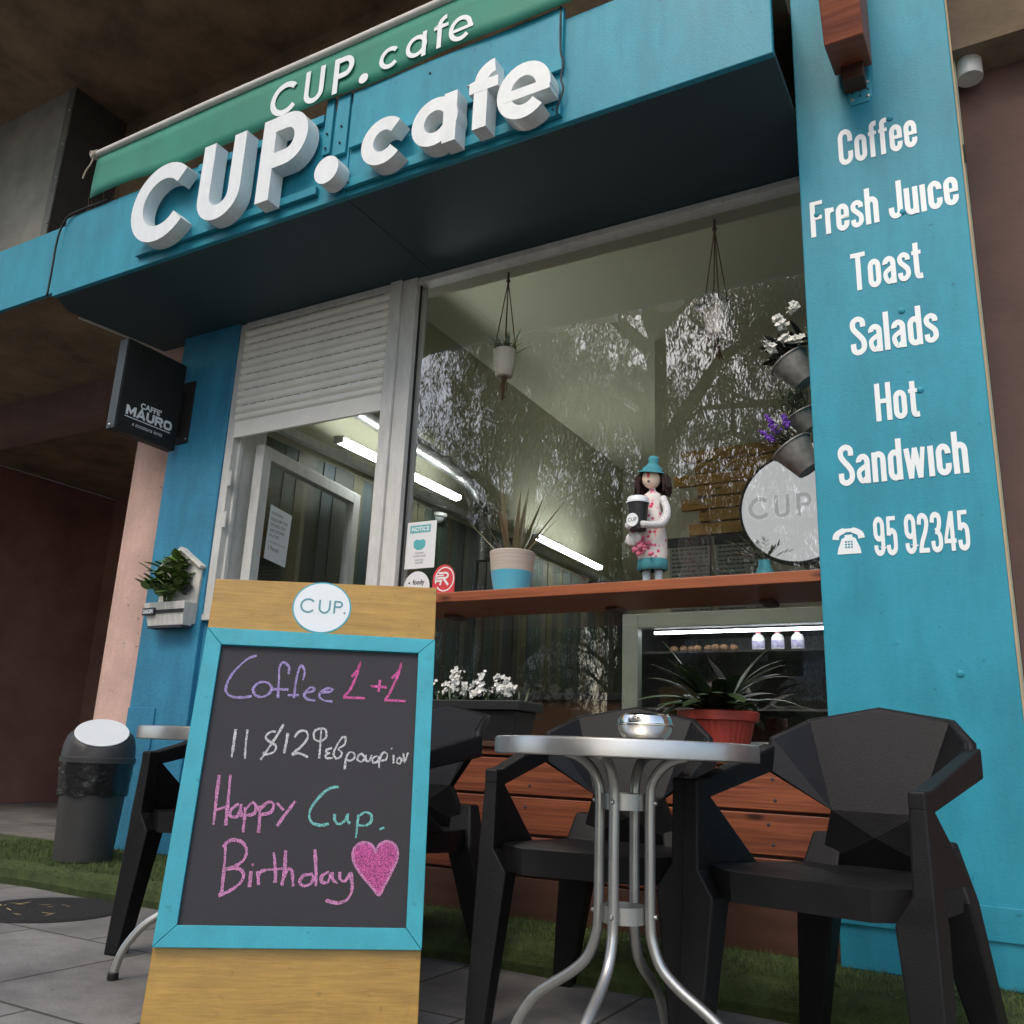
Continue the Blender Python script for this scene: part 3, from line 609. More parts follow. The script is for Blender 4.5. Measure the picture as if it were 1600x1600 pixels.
# ================================================================== OBJECTS OUTSIDE
# ------------------------------------------------------------------ A-board
CH = {"purple":[[[0.1357,0.6858],[0.1164,0.677],[0.0943,0.6532],[0.0772,0.6256],[0.0707,0.5988],[0.0742,0.5837],[0.0889,0.5744],[0.114,0.5736],[0.1376,0.5782]],[[0.1447,0.6093],[0.1381,0.5958],[0.1464,0.5809],[0.1637,0.5774],[0.1793,0.5869],[0.1836,0.6026],[0.1714,0.6152],[0.1544,0.6156],[0.144,0.6084]],[[0.2216,0.6402],[0.2205,0.6604],[0.205,0.6708],[0.1969,0.6568],[0.1993,0.6233],[0.2025,0.5772]],[[0.1863,0.5983],[0.2264,0.5995]],[[0.2596,0.6266],[0.2622,0.6492],[0.2532,0.6645],[0.2459,0.6528],[0.2427,0.6168],[0.243,0.5779]],[[0.226,0.585],[0.2535,0.5864]],[[0.2718,0.5939],[0.2883,0.5992],[0.291,0.606],[0.281,0.6077],[0.2713,0.5983],[0.2683,0.5871],[0.278,0.5766],[0.2974,0.5745]],[[0.3059,0.5957],[0.3313,0.5992],[0.3371,0.6062],[0.324,0.6077],[0.3099,0.5981],[0.307,0.5847],[0.3208,0.5757],[0.3415,0.5741]]],"pink":[[[0.3836,0.6423],[0.3973,0.6613],[0.4036,0.6808],[0.3981,0.6522],[0.3842,0.6109],[0.369,0.5879]],[[0.367,0.5864],[0.4232,0.5871]],[[0.4358,0.6203],[0.4767,0.6193]],[[0.4577,0.6373],[0.4566,0.6057]],[[0.4891,0.6436],[0.5033,0.6626],[0.5109,0.6838],[0.5039,0.6535],[0.4872,0.6073],[0.4755,0.5866]],[[0.4734,0.5852],[0.5291,0.5849]]],"white":[[[0.1097,0.4934],[0.1102,0.4559],[0.1096,0.4237]],[[0.1386,0.4926],[0.1394,0.4571],[0.1422,0.4222]],[[0.2081,0.4915],[0.1939,0.4888],[0.1853,0.4758],[0.1992,0.4638],[0.2125,0.456],[0.2103,0.4414],[0.1947,0.4346],[0.184,0.4382]],[[0.2253,0.5105],[0.2099,0.4768],[0.1901,0.4385],[0.1802,0.4208]],[[0.2384,0.4886],[0.2367,0.4612],[0.2353,0.4383]],[[0.2562,0.4789],[0.2661,0.4941],[0.2828,0.4948],[0.2886,0.4803],[0.2782,0.4609],[0.2561,0.437],[0.2723,0.4398],[0.294,0.4311]],[[0.3195,0.505],[0.3216,0.4648],[0.3219,0.4293]],[[0.3174,0.5049],[0.3037,0.4958],[0.3057,0.4768],[0.3229,0.4725],[0.3343,0.4844],[0.3305,0.5012],[0.3183,0.505]],[[0.3518,0.4556],[0.3396,0.4521],[0.3382,0.4454],[0.3476,0.4433]],[[0.3476,0.4433],[0.3373,0.4383],[0.3405,0.4309],[0.3554,0.4319]],[[0.3647,0.431],[0.3562,0.4411],[0.3625,0.4623],[0.3744,0.484],[0.383,0.4823],[0.3804,0.4652],[0.3674,0.455],[0.3767,0.4461],[0.3728,0.4334],[0.3606,0.4305]],[[0.388,0.405],[0.3878,0.4299],[0.3947,0.4469],[0.4074,0.4453],[0.4085,0.4328],[0.3965,0.4269],[0.3877,0.4307]],[[0.4191,0.4424],[0.4172,0.4302],[0.4281,0.4252],[0.4348,0.4359],[0.4274,0.444],[0.4199,0.4429]],[[0.4372,0.4423],[0.4383,0.4298],[0.4468,0.4281],[0.452,0.4429]],[[0.4657,0.4414],[0.4548,0.4346],[0.4577,0.4243],[0.468,0.428],[0.4699,0.4415]],[[0.4722,0.4116],[0.4729,0.4354],[0.4811,0.4504],[0.4908,0.4466],[0.4887,0.4339],[0.4763,0.4292]],[[0.5071,0.4451],[0.5077,0.4242]],[[0.5182,0.438],[0.5159,0.4274],[0.5246,0.4248],[0.5273,0.4363],[0.519,0.4393]],[[0.5315,0.4504],[0.5358,0.4295],[0.5429,0.4529]],[[0.4999,0.4626],[0.5018,0.4597]]],"rose":[[[0.0867,0.3795],[0.0887,0.3225],[0.091,0.2652]],[[0.113,0.382],[0.1165,0.3234],[0.1193,0.2636]],[[0.089,0.2974],[0.1188,0.3083]],[[0.1433,0.3141],[0.1274,0.3011],[0.1271,0.2861],[0.1426,0.2841],[0.148,0.2992]],[[0.1484,0.3143],[0.1495,0.2993],[0.1552,0.2845]],[[0.1596,0.3071],[0.1609,0.2797],[0.1617,0.249]],[[0.1597,0.2996],[0.1735,0.3176],[0.1851,0.3079],[0.182,0.2928],[0.1624,0.2872]],[[0.1924,0.3107],[0.1964,0.2807],[0.1981,0.2486]],[[0.1949,0.3032],[0.2117,0.3204],[0.2253,0.3143],[0.2199,0.2964],[0.1976,0.2907]],[[0.2324,0.3196],[0.25,0.3024]],[[0.2758,0.3245],[0.2583,0.2976],[0.2391,0.266]],[[0.1247,0.2271],[0.13,0.172],[0.1322,0.1112]],[[0.1201,0.2149],[0.1352,0.2307],[0.1606,0.228],[0.1758,0.209],[0.1713,0.1873],[0.149,0.1701],[0.1346,0.1674]],[[0.1347,0.1665],[0.1591,0.1689],[0.1753,0.1588],[0.1731,0.1399],[0.1513,0.1208],[0.1261,0.1097]],[[0.192,0.1639],[0.1934,0.1286]],[[0.1915,0.1782],[0.1967,0.1768]],[[0.2068,0.1642],[0.2134,0.1337]],[[0.2099,0.1524],[0.2168,0.1644],[0.2266,0.1656]],[[0.239,0.2057],[0.2475,0.1698],[0.2504,0.1391]],[[0.2289,0.1671],[0.2634,0.1711]],[[0.2661,0.2112],[0.2685,0.1703],[0.267,0.1333]],[[0.2683,0.1513],[0.2761,0.1705],[0.2869,0.1635],[0.293,0.1328]],[[0.3344,0.2153],[0.3415,0.1719],[0.3456,0.1338]],[[0.3352,0.1598],[0.3154,0.157],[0.3069,0.1426],[0.318,0.1333],[0.3348,0.1407],[0.3385,0.1575]],[[0.3727,0.1654],[0.3582,0.1579],[0.3571,0.1445],[0.3714,0.1429],[0.3767,0.1606]],[[0.3803,0.1655],[0.383,0.1488],[0.3953,0.1419]],[[0.3981,0.1659],[0.4006,0.1501],[0.4126,0.147],[0.4223,0.164]],[[0.4236,0.1664],[0.4304,0.1307],[0.4213,0.1069],[0.3995,0.0981],[0.3713,0.1037]]],"teal":[[[0.3769,0.362],[0.3536,0.357],[0.3274,0.3303],[0.3124,0.2993],[0.3201,0.2768],[0.3441,0.27],[0.3617,0.2755]]],"teal2":[[[0.3734,0.2977],[0.3748,0.284],[0.3838,0.2744],[0.3974,0.2807],[0.4052,0.2987]],[[0.4058,0.3007],[0.4056,0.2849],[0.412,0.2764]],[[0.4306,0.2975],[0.4306,0.2738],[0.4292,0.2434]],[[0.4301,0.2935],[0.4465,0.3039],[0.4614,0.2984],[0.4626,0.2826],[0.4491,0.2724],[0.4318,0.2739]],[[0.4845,0.2648],[0.4965,0.269]]],"heart":[[[0.4797,0.2123],[0.4675,0.2296],[0.4441,0.2334],[0.4269,0.2183],[0.4277,0.1922],[0.4469,0.164],[0.475,0.1361],[0.4946,0.1168],[0.5053,0.1367],[0.5213,0.1698],[0.533,0.2019],[0.5266,0.2282],[0.5057,0.238],[0.4876,0.2301]]]}
bO = Vector((-1.749, 1.521, .212)); bU = Vector((.7875, .6164, 0)).normalized(); _n = Vector((-bU.y, bU.x, 0)); _t = .197
bV = Vector((_n.x*sin(_t), _n.y*sin(_t), cos(_t))); bN = (bU.cross(bV)).normalized()
PBd = lambda u, v, h=0: bO+bU*u+bV*v+bN*h
AB = thing('chalkboard_sign', 'tall plywood A-board with turquoise frame and chalk message Happy Cup Birthday', 'chalkboard', tuple(bO+bU*.3-Vector((0, 0, .212))))
MB().prism([(-.001, -.215), (.603, -.215), (.596, .911), (-.001, .8945)], PBd, -.018, 0).build('panel', PLY, AB, bevel=.002)
fu = [((0, 0), (.602, 0), (.563, .0465), (.046, .0465)), ((.602, 0), (.5975, .7545), (.5545, .7140), (.563, .0465)), ((.5975, .7545), (.002, .7515), (.0435, .7070), (.5545, .7140)), ((.002, .7515), (0, 0), (.046, .0465), (.0435, .7070))]
for q in fu:
    c0 = sum(p[0] for p in q)/4; c1 = sum(p[1] for p in q)/4
    MB().prism([(p[0]+(c0-p[0])*.0018, p[1]+(c1-p[1])*.0018) for p in q], PBd, .0005, .017).build('frame_rail', TEAL_WOOD, AB, bevel=.0015)
MB().prism([(.045, .046), (.5635, .046), (.555, .7145), (.043, .7075)], PBd, .0005, .006).build('slate', CHALKBOARD, AB)
LG = MB().prism([(.2873+.0785*cos(a*pi/24), .8305+.0735*sin(a*pi/24)) for a in range(48)], PBd, 0, .001).build('logo_disc', material('logo_teal', (.05, .36, .42), .5), AB)
MB().prism([(.2873+.0745*cos(a*pi/24), .8305+.0695*sin(a*pi/24)) for a in range(48)], PBd, 0, .0016).build('disc_face', VINYL, LG)
lg = MB(); gt = material('logo_grey_teal', (.12, .30, .32), .5); PLg = lambda u, v, h=0: PBd(u, v, h+.0016)
lg.ribbon(arc(.2505, .8335, .0185, .0185, 40, 320, 18), .0052, PLg, 0, .0006)
lg.ribbon([(.281, .852), (.281, .8305)]+arc(.2945, .8305, .0135, .0150, 180, 360, 12)[1:-1]+[(.308, .8305), (.308, .852)], .0052, PLg, 0, .0006)
lg.ribbon([(.321, .815), (.321, .852)], .0052, PLg, 0, .0006).ribbon([(.3215, .8495), (.332, .8495)]+arc(.332, .842, .0085, .0078, 90, -90, 10)[1:-1]+[(.332, .8342), (.3215, .8342)], .005, PLg, 0, .0008)
lg.prism([(.349+.0032*cos(a*pi/6), .8182+.0032*sin(a*pi/6)) for a in range(12)], PLg, 0, .0006)
lg.build('lettering', gt, LG)
PC = lambda u, v, h=0: PBd(u, v, .006+h)
cols = {'purple': (.42, .33, .62), 'pink': (.72, .14, .38), 'white': (.68, .68, .68), 'rose': (.66, .28, .50), 'teal': (.22, .60, .55), 'teal2': (.22, .60, .55)}
cm = {}
rc = random.Random(8)
for k, ss in CH.items():
    if k == 'heart': continue
    key = k[:4]
    if key not in cm: cm[key] = chalk_material('chalk_'+k, cols[k])
    m = MB()
    for i, s_ in enumerate(ss):
        q = smooth2([tuple(p) for p in s_], 5); q = [(u+rc.uniform(-.0004, .0004), v+rc.uniform(-.0004, .0004)) for u, v in q]
        base = {'rose': .0076, 'white': .0050 if i > 5 else .0062}.get(k, .0064)
        ph_ = rc.uniform(0, 6); m.ribbon(q, [base*(rc.uniform(.72, 1.1)+.16*sin(ph_+j_*.35)) for j_, _ in enumerate(q)], PC, 0, .0006+.00012*(i % 9))
    m.build('chalk_writing', cm[key], AB)
hp = smooth2([tuple(p) for p in CH['heart'][0]]+[tuple(CH['heart'][0][0])], 5)[:-1]
HT = MB().prism(hp, PC, 0, .0005).build('chalk_heart', chalk_material('chalk_magenta', (.66, .13, .38), .47), AB)
MB().ribbon(hp, .006, PC, 0, .0009, closed=True).build('heart_outline', cm['rose'], HT)
# rear leg panel of the A-board
q0 = bO+bV*.80-bN*.02; rb = Vector((-bN.x, -bN.y, 0)).normalized()
lp = MB()
for u0, u1 in ((.0, .05), (.55, .60)):
    a, b_ = q0+bU*u0, q0+bU*u1; d = rb*.52; z0 = -q0.z+.0
    A, Bq = a+d+Vector((0, 0, z0)), b_+d+Vector((0, 0, z0)); tk = rb*.018
    lp.hexa([A, Bq, Bq+tk, A+tk], [a, b_, b_+tk, a+tk])
lp.build('rear_leg', PLY, AB)

# ------------------------------------------------------------------ bistro tables
def make_table(label):
    T = thing('bistro_table', label, 'table', (0, 0, 0), group='round metal bistro tables outside the cafe')
    MB().lathe([(.0005, .7035), (.27, .7040), (.293, .7035), (.2985, .7015), (.300, .697), (.300, .668), (.2985, .6655), (.294, .665), (.29, .668), (.28, .6695), (.0005, .6695)], 72).build('table_top', ALU_TOP, T, smooth=30)
    for k in range(4):
        a = k*pi/2-pi/2; d = Vector((cos(a), sin(a), 0))
        pts = [d*.150+Vector((0, 0, .672)), d*.118+Vector((0, 0, .664)), d*.088+Vector((0, 0, .645)), d*.066+Vector((0, 0, .612)), d*.061+Vector((0, 0, .57)), d*.061+Vector((0, 0, .45)), d*.061+Vector((0, 0, .33)), d*.066+Vector((0, 0, .285)), d*.086+Vector((0, 0, .238)), d*.125+Vector((0, 0, .202)), d*.175+Vector((0, 0, .17)), d*.215+Vector((0, 0, .14)), d*.252+Vector((0, 0, .09)), d*.268+Vector((0, 0, .05)), d*.275+Vector((0, 0, .012))]
        lg_ = MB().tube(smooth2([tuple(p) for p in pts], 4), .0118, 14).build('leg', ALU, T, smooth='all')
        MB().lathe([(.014, 0), (.0155, .004), (.0155, .018), (.012, .022)], 12, Matrix.Translation(d*.276)).build('foot_cap', BLACK_CABLE, lg_, smooth=True)
    for z0, z1 in ((.553, .588), (.318, .353)):
        MB().lathe([(.0485, z0), (.0495, z0), (.0495, z1), (.0455, z1), (.0455, z0), (.0485, z0)], 40).build('ring', ALU, T, smooth=30)
        for k in range(4):
            a = k*pi/2-pi/2
            MB().lathe([(.0062, .070), (.0062, .074), (.0045, .0775), (.0005, .0785)], 10, Matrix.Translation((0, 0, (z0+z1)/2)) @ Matrix.Rotation(a, 4, 'Z') @ Matrix.Rotation(RAD(90), 4, 'Y')).build('bolt', STEEL, T, smooth=True)
    return T
T1 = make_table('round silver bistro table with a chrome ashtray on its top')
T1.location = (-.80, 1.973, 0)
T2 = dup(T1, (-2.105, 2.06, 0), RAD(38), 'round silver bistro table mostly hidden behind the chalkboard sign')
AT = thing('ashtray', 'shiny chrome lidded ashtray bowl on the bistro table', 'ashtray', (-.735, 1.93, .704))
Mx = Matrix.Translation((-.735, 1.93, .7042))
Mx = Mx @ Matrix.Scale(1.14, 4)
MB().lathe([(.0005, 0), (.030, .0005), (.043, .006), (.051, .016), (.054, .026), (.0545, .028)], 40, Mx).build('bowl', CHROME, AT, smooth=30)
MB().lathe([(.0545, .0285), (.057, .029), (.057, .031), (.054, .0325), (.053, .040), (.050, .047), (.044, .051), (.030, .0515), (.026, .047), (.0005, .046)], 40, Mx).build('lid', CHROME, AT, smooth=30)

# ------------------------------------------------------------------ faceted resin armchairs
def make_chair(label):
    K_ = thing('resin_armchair', label, 'chair', (0, 0, 0), group='faceted black resin armchairs outside the cafe')
    # back shell: outline of half, mirrored; y positive is backwards
    A = Vector((0, .315, .812)); E = lambda s: Vector((s*.109, .238, .557)); Bp = lambda s: Vector((s*.182, .305, .780)); Cc = lambda s: Vector((s*.245, .190, .730)); D = lambda s: Vector((s*.252, .160, .655))
    G = lambda s: Vector((s*.155, .275, .425)); mid = Vector((0, .236, .50)); top = Vector((0, .28, .427))
    bk = MB()
    off = Vector((0, .028, -.006))
    def tri(*p): bk.poly(p)
    for s in (-1, 1):
        for p in ((A, Bp(s), E(s)), (Bp(s), Cc(s), E(s)), (Cc(s), D(s), E(s)), (E(s), G(s), mid), (G(s), top, mid)): tri(*p)
    tri(A, E(-1), E(1)); tri(E(-1), mid, E(1))
    b = bk.build('backrest', BLACK_PL, K_, weld=True); so = b.modifiers.new('thick', 'SOLIDIFY'); so.thickness = .02; so.offset = 0
    bv = b.modifiers.new('bevel', 'BEVEL'); bv.width = .002; bv.segments = 2; bv.limit_method = 'ANGLE'; bv.angle_limit = RAD(50)
    # rolled rim along the top edge
    rim = [D(-1), Cc(-1), Bp(-1), A, Bp(1), Cc(1), D(1)]
    MB().tube([p+Vector((0, .012, -.002)) for p in rim], [.010, .014, .015, .015, .015, .014, .010], 8).build('rim', BLACK_PL, b, smooth='all')
    # seat
    st = MB(); so_ = [(-.244, -.20), (-.15, -.268), (.15, -.268), (.244, -.20), (.222, .12), (.158, .285), (-.158, .285), (-.222, .12)]
    zt = [.440, .436, .436, .440, .428, .425, .425, .428]
    c = (0, -.04, .415); n = len(so_)
    for i in range(n):
        j = (i+1) % n
        st.poly([(*so_[i], zt[i]), (*so_[j], zt[j]), c])
        lo = .375 if i in (1,) else .36
        st.poly([(*so_[i], zt[i]), (*so_[j], zt[j]), (so_[j][0]*.99, so_[j][1]*.99, zt[j]-.062), (so_[i][0]*.99, so_[i][1]*.99, zt[i]-.062)])
    st.poly([(x*.99, y*.99, z-.062) for (x, y), z in zip(so_, zt)])
    st.build('seat', BLACK_PL, K_, bevel=.005)
    W_ = .93
    for s in (-W_, W_):
        # front leg: wide splayed blade below the seat, slim post above it
        q = lambda x0, x1, y0, y1, z: [(s*x0, y0, z), (s*x1, y0, z), (s*x1, y1, z), (s*x0, y1, z)]
        MB().loft([q(.246, .300, -.285, -.228, 0), q(.205, .290, -.268, -.185, .375), q(.244, .289, -.267, -.205, .430), q(.247, .283, -.257, -.213, .612)]).build('leg', BLACK_PL, K_, bevel=.005)
        MB().loft([[(s*.2465, -.259, .588), (s*.2835, -.259, .588), (s*.2835, -.259, .6255), (s*.2465, -.259, .6255)], [(s*.2465, -.205, .583), (s*.2845, -.205, .583), (s*.2845, -.205, .628), (s*.2465, -.205, .628)],
                   [(s*.250, .185, .652), (s*.290, .195, .652), (s*.290, .195, .722), (s*.250, .185, .716)]]).build('armrest', BLACK_PL, K_, bevel=.005)
        gs = MB()   # triangular gusset between post, arm and seat
        gs.prism([(-.21, .440), (.06, .428), (-.20, .60)], lambda y, z, h=0: Vector((s*(.266+h), y, z)), -.012, .012)
        gs.build('side_panel', BLACK_PL, K_, bevel=.004)
        rl = MB().loft([q(.205, .270, .305, .360, 0), q(.115, .225, .225, .305, .372), q(.10, .185, .262, .306, .50)])
        rl.build('leg', BLACK_PL, K_, bevel=.006)
    return K_
c1 = make_chair('black faceted armchair right of the table, in front of the turquoise pillar')
c1.location = (-.385, 2.276, 0); c1.rotation_euler = (0, 0, RAD(-10.6))
dup(c1, (-1.012, 2.375, 0), RAD(8), 'black faceted armchair facing the street directly behind the ashtray table')
dup(c1, (-1.80, 2.36, 0), RAD(-9), 'black faceted armchair half hidden just right of the chalkboard')
dup(c1, (-2.38, 2.40, 0), RAD(10), 'black faceted armchair peeking out left of the chalkboard near the bin')

# ------------------------------------------------------------------ bin
BI = thing('litter_bin', 'dark grey swing lid litter bin lined with a black bag beside the pink column', 'bin', (-3.93, 2.93, .1))
GREY = material('bin_grey', (.045, .043, .040), .5, var=.12, bump=.1, bscale=300)
Mb = Matrix.Translation((-3.93, 2.93, .101))
MB().lathe([(.0005, 0), (.120, 0), (.128, .006), (.152, .40), (.156, .44)], 48, Mb).build('body', GREY, BI, smooth=30)
r5 = random.Random(4); bg_ = MB(); rows = 9; cols_ = 64
for i in range(rows+1):
    for j in range(cols_):
        a = 2*pi*j/cols_; z = .30+.155*i/rows; r = .152+.01*(z-.3)/.15+.004+.005*sin(a*9+i*1.3)*sin(i*1.1)+r5.uniform(-.002, .003)
        bg_.v.append(tuple(Mb @ Vector((r*cos(a), r*sin(a), z+(.006*sin(a*7) if i == 0 else 0)))))
for i in range(rows):
    for j in range(cols_): bg_.f.append((i*cols_+j, i*cols_+(j+1) % cols_, (i+1)*cols_+(j+1) % cols_, (i+1)*cols_+j))
bg_.build('bag', material('black_polythene', (.012, .012, .012), .22, bump=.5, bscale=40), BI, smooth='all')
ld_ = MB().lathe([(.160, .445), (.171, .447), (.172, .470), (.166, .474), (.165, .49), (.163, .52), (.158, .545), (.150, .57), (.138, .585), (.12, .60), (.10, .609), (.08, .614), (.06, .617), (.04, .618), (.02, .6185), (.0005, .6185)], 64, Mb)
fd, fz = Vector((.80, -.60, 0)), Vector((.80*.64, -.60*.64, .768)); o_b = Vector((-3.93, 2.93, .101)); k_pl = .497
for i_, v_ in enumerate(ld_.v):
    q_ = Vector(v_)-o_b; e_ = q_.dot(fz)-k_pl
    if e_ > 0 and q_.z > .476: ld_.v[i_] = tuple(Vector(v_)-fz*e_)
LD = ld_.build('lid', GREY, BI, smooth=35)
fs = Vector((.6, .8, 0)); fu_ = fz.cross(fs).normalized(); fc = o_b+fd*.076+Vector((0, 0, (k_pl-.076*.64)/.768))
PF = lambda u, v, h=0: fc+fs*u+fu_*v+fz*h
oval = [(.122*cos(2*pi*k/40), .100*sin(2*pi*k/40)) for k in range(40)]
MB().prism(oval, PF, .0005, .007).build('flap', material('white_flap', (.74, .77, .76), .3), LD, bevel=.003)
MB().lathe([(.0005, .006), (.25, .007), (.28, .004), (.285, .001)], 40, Matrix.Translation((-3.42, 2.43, .001))).build('rubber_mat', material('black_mat', (.02, .018, .016), .9, var=.4, vscale=30, bump=.8, bscale=120), smooth=True, label='round black mat lying on the pavement before the turf step', cat='mat')
r6 = random.Random(9)
tw = MB()
for i in range(14):
    a = r6.uniform(0, 6.28); x, y = -3.42+r6.uniform(-.2, .22), 2.43+r6.uniform(-.16, .1); tw.blade((x, y, .009), a, .05, r6.uniform(.02, .06), .008, 0, 3)
tw.build('fallen_leaves', material('dry_leaf', (.35, .27, .13), .8, island=.4, var=.1), label='few dry fallen leaves scattered on the round black mat', cat='leaves')

# ------------------------------------------------------------------ plants
def leafy(mb, c, n, r, h, size, seed, w_ratio=.5, up=.3):
    rr = random.Random(seed)
    for i in range(n):
        a = rr.uniform(0, 2*pi); k = rr.random()**.6; z = rr.uniform(0, h)
        mb.blade((c[0]+r*k*cos(a), c[1]+r*k*sin(a), c[2]+z), a+rr.gauss(0, .6), rr.gauss(up, .45), size*rr.uniform(.6, 1.2), size*w_ratio*rr.uniform(.8, 1.1), rr.uniform(.2, 1.0), 5, .3)
    return mb
# house shaped wall planter
WP = thing('wall_planter', 'white house shaped wooden wall planter with a green leafy plant and GARDEN plaque', 'planter', (-4.02, 3.3, 1.27))
WW = material('white_washed_wood', (.66, .64, .58), .7, var=.25, vscale=5, stretch=(6, 6, .8))
Pw = xz(3.349)
MB().prism([(-4.17, 1.28), (-3.865, 1.28), (-3.855, 1.60), (-4.018, 1.70), (-4.175, 1.60)], Pw, 0, .014).build('back_board', WW, WP, bevel=.002)
MB().ribbon([(-4.19, 1.592), (-4.018, 1.708), (-3.84, 1.592)], .016, Pw, 0, .04).build('roof_trim', WW, WP)
tr = MB().hexa([(-4.150, 3.272, 1.268), (-3.875, 3.272, 1.268), (-3.875, 3.334, 1.268), (-4.150, 3.334, 1.268)], [(-4.185, 3.252, 1.395), (-3.858, 3.252, 1.395), (-3.858, 3.334, 1.395), (-4.185, 3.334, 1.395)]).build('trough', WW, WP, bevel=.003)
MB().hexa([(-4.12, 3.256, 1.335), (-3.868, 3.256, 1.335), (-3.868, 3.27, 1.335), (-4.12, 3.27, 1.335)], [(-4.12, 3.253, 1.353), (-3.864, 3.253, 1.353), (-3.864, 3.27, 1.353), (-4.12, 3.27, 1.353)]).box(-4.148, -3.878, 3.27, 3.33, 1.255, 1.2675).build('band', INK, tr)
MB().box(-4.182, -4.085, 3.246, 3.262, 1.325, 1.366).build('plaque', INK, tr, bevel=.004)
text_into(MB(), 'GARDEN', xz(3.2455), -4.133, 1.335, .03, .68, align='CENTER', weight=.001).build('lettering', VINYL, tr)
pt = MB(); rr = random.Random(21); pt.tube([(-4.06, 3.29, 1.39), (-4.055, 3.27, 1.48), (-4.06, 3.25, 1.55)], [.009, .007, .004], 6)
for i in range(20):
    a = rr.uniform(0, 6.28); b0 = Vector((-4.045+rr.uniform(-.03, .03), 3.29, 1.39)); e = b0+Vector((cos(a)*rr.uniform(.03, .14)-.02, -.03+sin(a)*.06, rr.uniform(.06, .24)))
    pt.tube([tuple(b0), tuple((b0+e)/2+Vector((0, 0, .02))), tuple(e)], [.004, .003, .002], 5, cap=False)
    for j in range(7):
        az = rr.uniform(0, 6.28); p = e+Vector((rr.gauss(0, .018), rr.gauss(0, .018), rr.gauss(0, .02)))
        pt.blade(p, az, rr.uniform(-.2, .9), rr.uniform(.06, .10), rr.uniform(.036, .058), rr.uniform(.2, 1.0), 5, .3)
pt.build('foliage', GREEN_LEAF, WP, smooth='all')
MB().prism([(-3.945, 1.44), (-3.92, 1.485), (-3.905, 1.497), (-3.892, 1.487), (-3.895, 1.465)], xz(3.31), 0, .012).tube(arc_pts := [(-3.9+.014*cos(t*pi/6), 3.30, 1.525+.014*sin(t*pi/6)) for t in range(13)], .002, 6).build('heart_charm', INK, WP)

# black trough with white flowers
TF = thing('flower_trough', 'long black planter trough of small white flowers on the ledge', 'planter', (-1.95, 3.16, .713))
MB().hexa([(-2.18, 3.09, .713), (-1.715, 3.09, .713), (-1.715, 3.23, .713), (-2.18, 3.23, .713)], [(-2.205, 3.07, .83), (-1.70, 3.07, .83), (-1.70, 3.25, .83), (-2.205, 3.25, .83)]).box(-2.215, -1.678, 3.055, 3.265, .8302, .868).build('trough', material('trough_black', (.010, .010, .010), .5), TF, bevel=.004)
fo = MB(); fl = MB(); rr = random.Random(31)
for i in range(150):
    x = rr.uniform(-2.2, -1.72); y = rr.uniform(3.08, 3.24)
    fo.blade((x, y, .866), rr.uniform(0, 6.28), rr.uniform(.4, 1.3), rr.uniform(.04, .09), .012, .6, 4)
for i in range(26):
    x = rr.uniform(-2.19, -1.76); y = rr.uniform(3.08, 3.22); h = rr.uniform(.03, .12)*(1.0 if x > -2.0 else 1.15)
    for k in range(14):
        p = (x+rr.gauss(0, .009), y+rr.gauss(0, .009), .872+h*rr.uniform(.3, 1)); fl.bloom(p, rr.uniform(.006, .011), rr)
fo.build('foliage', DARK_LEAF, TF); fl.build('flowers', WHITE_PETAL, TF)

# red pot with a dark strappy plant
RP = thing('potted_plant', 'red plastic pot with a dark strap leaved plant on the ledge', 'potted plant', (-.92, 3.18, .713))
Mr = Matrix.Translation((-.935, 3.18, .713))
rib = MB(); nseg = 72
profr = [(.098, 0), (.103, .004), (.126, .095)]
for r_, z_ in profr:
    for j in range(nseg): a = 2*pi*j/nseg; q = r_*(1+(.012 if j % 2 else -.008)); rib.v.append(tuple(Mr @ Vector((q*cos(a), q*sin(a), z_))))
for i in range(2):
    for j in range(nseg): rib.f.append((i*nseg+j, i*nseg+(j+1) % nseg, (i+1)*nseg+(j+1) % nseg, (i+1)*nseg+j))
rib.build('pot', TERRA_RED, RP)
MB().lathe([(.124, .095), (.141, .0955), (.144, .125), (.139, .128), (.132, .125), (.128, .10)], 48, Mr).build('rim', TERRA_RED, RP, smooth=30)
MB().lathe([(.0005, .112), (.13, .112)], 24, Mr).build('soil', SOIL, RP)
dr = MB(); rr = random.Random(41)
for i in range(34):
    a = rr.uniform(0, 2*pi); dr.blade((-.935+.03*cos(a), 3.18+.03*sin(a), .823+rr.uniform(0, .05)), a, rr.uniform(.25, 1.15), rr.uniform(.19, .31), rr.uniform(.05, .075), rr.uniform(.6, 1.5), 9, .22)
dr.build('foliage', DARK_LEAF, RP, smooth='all')

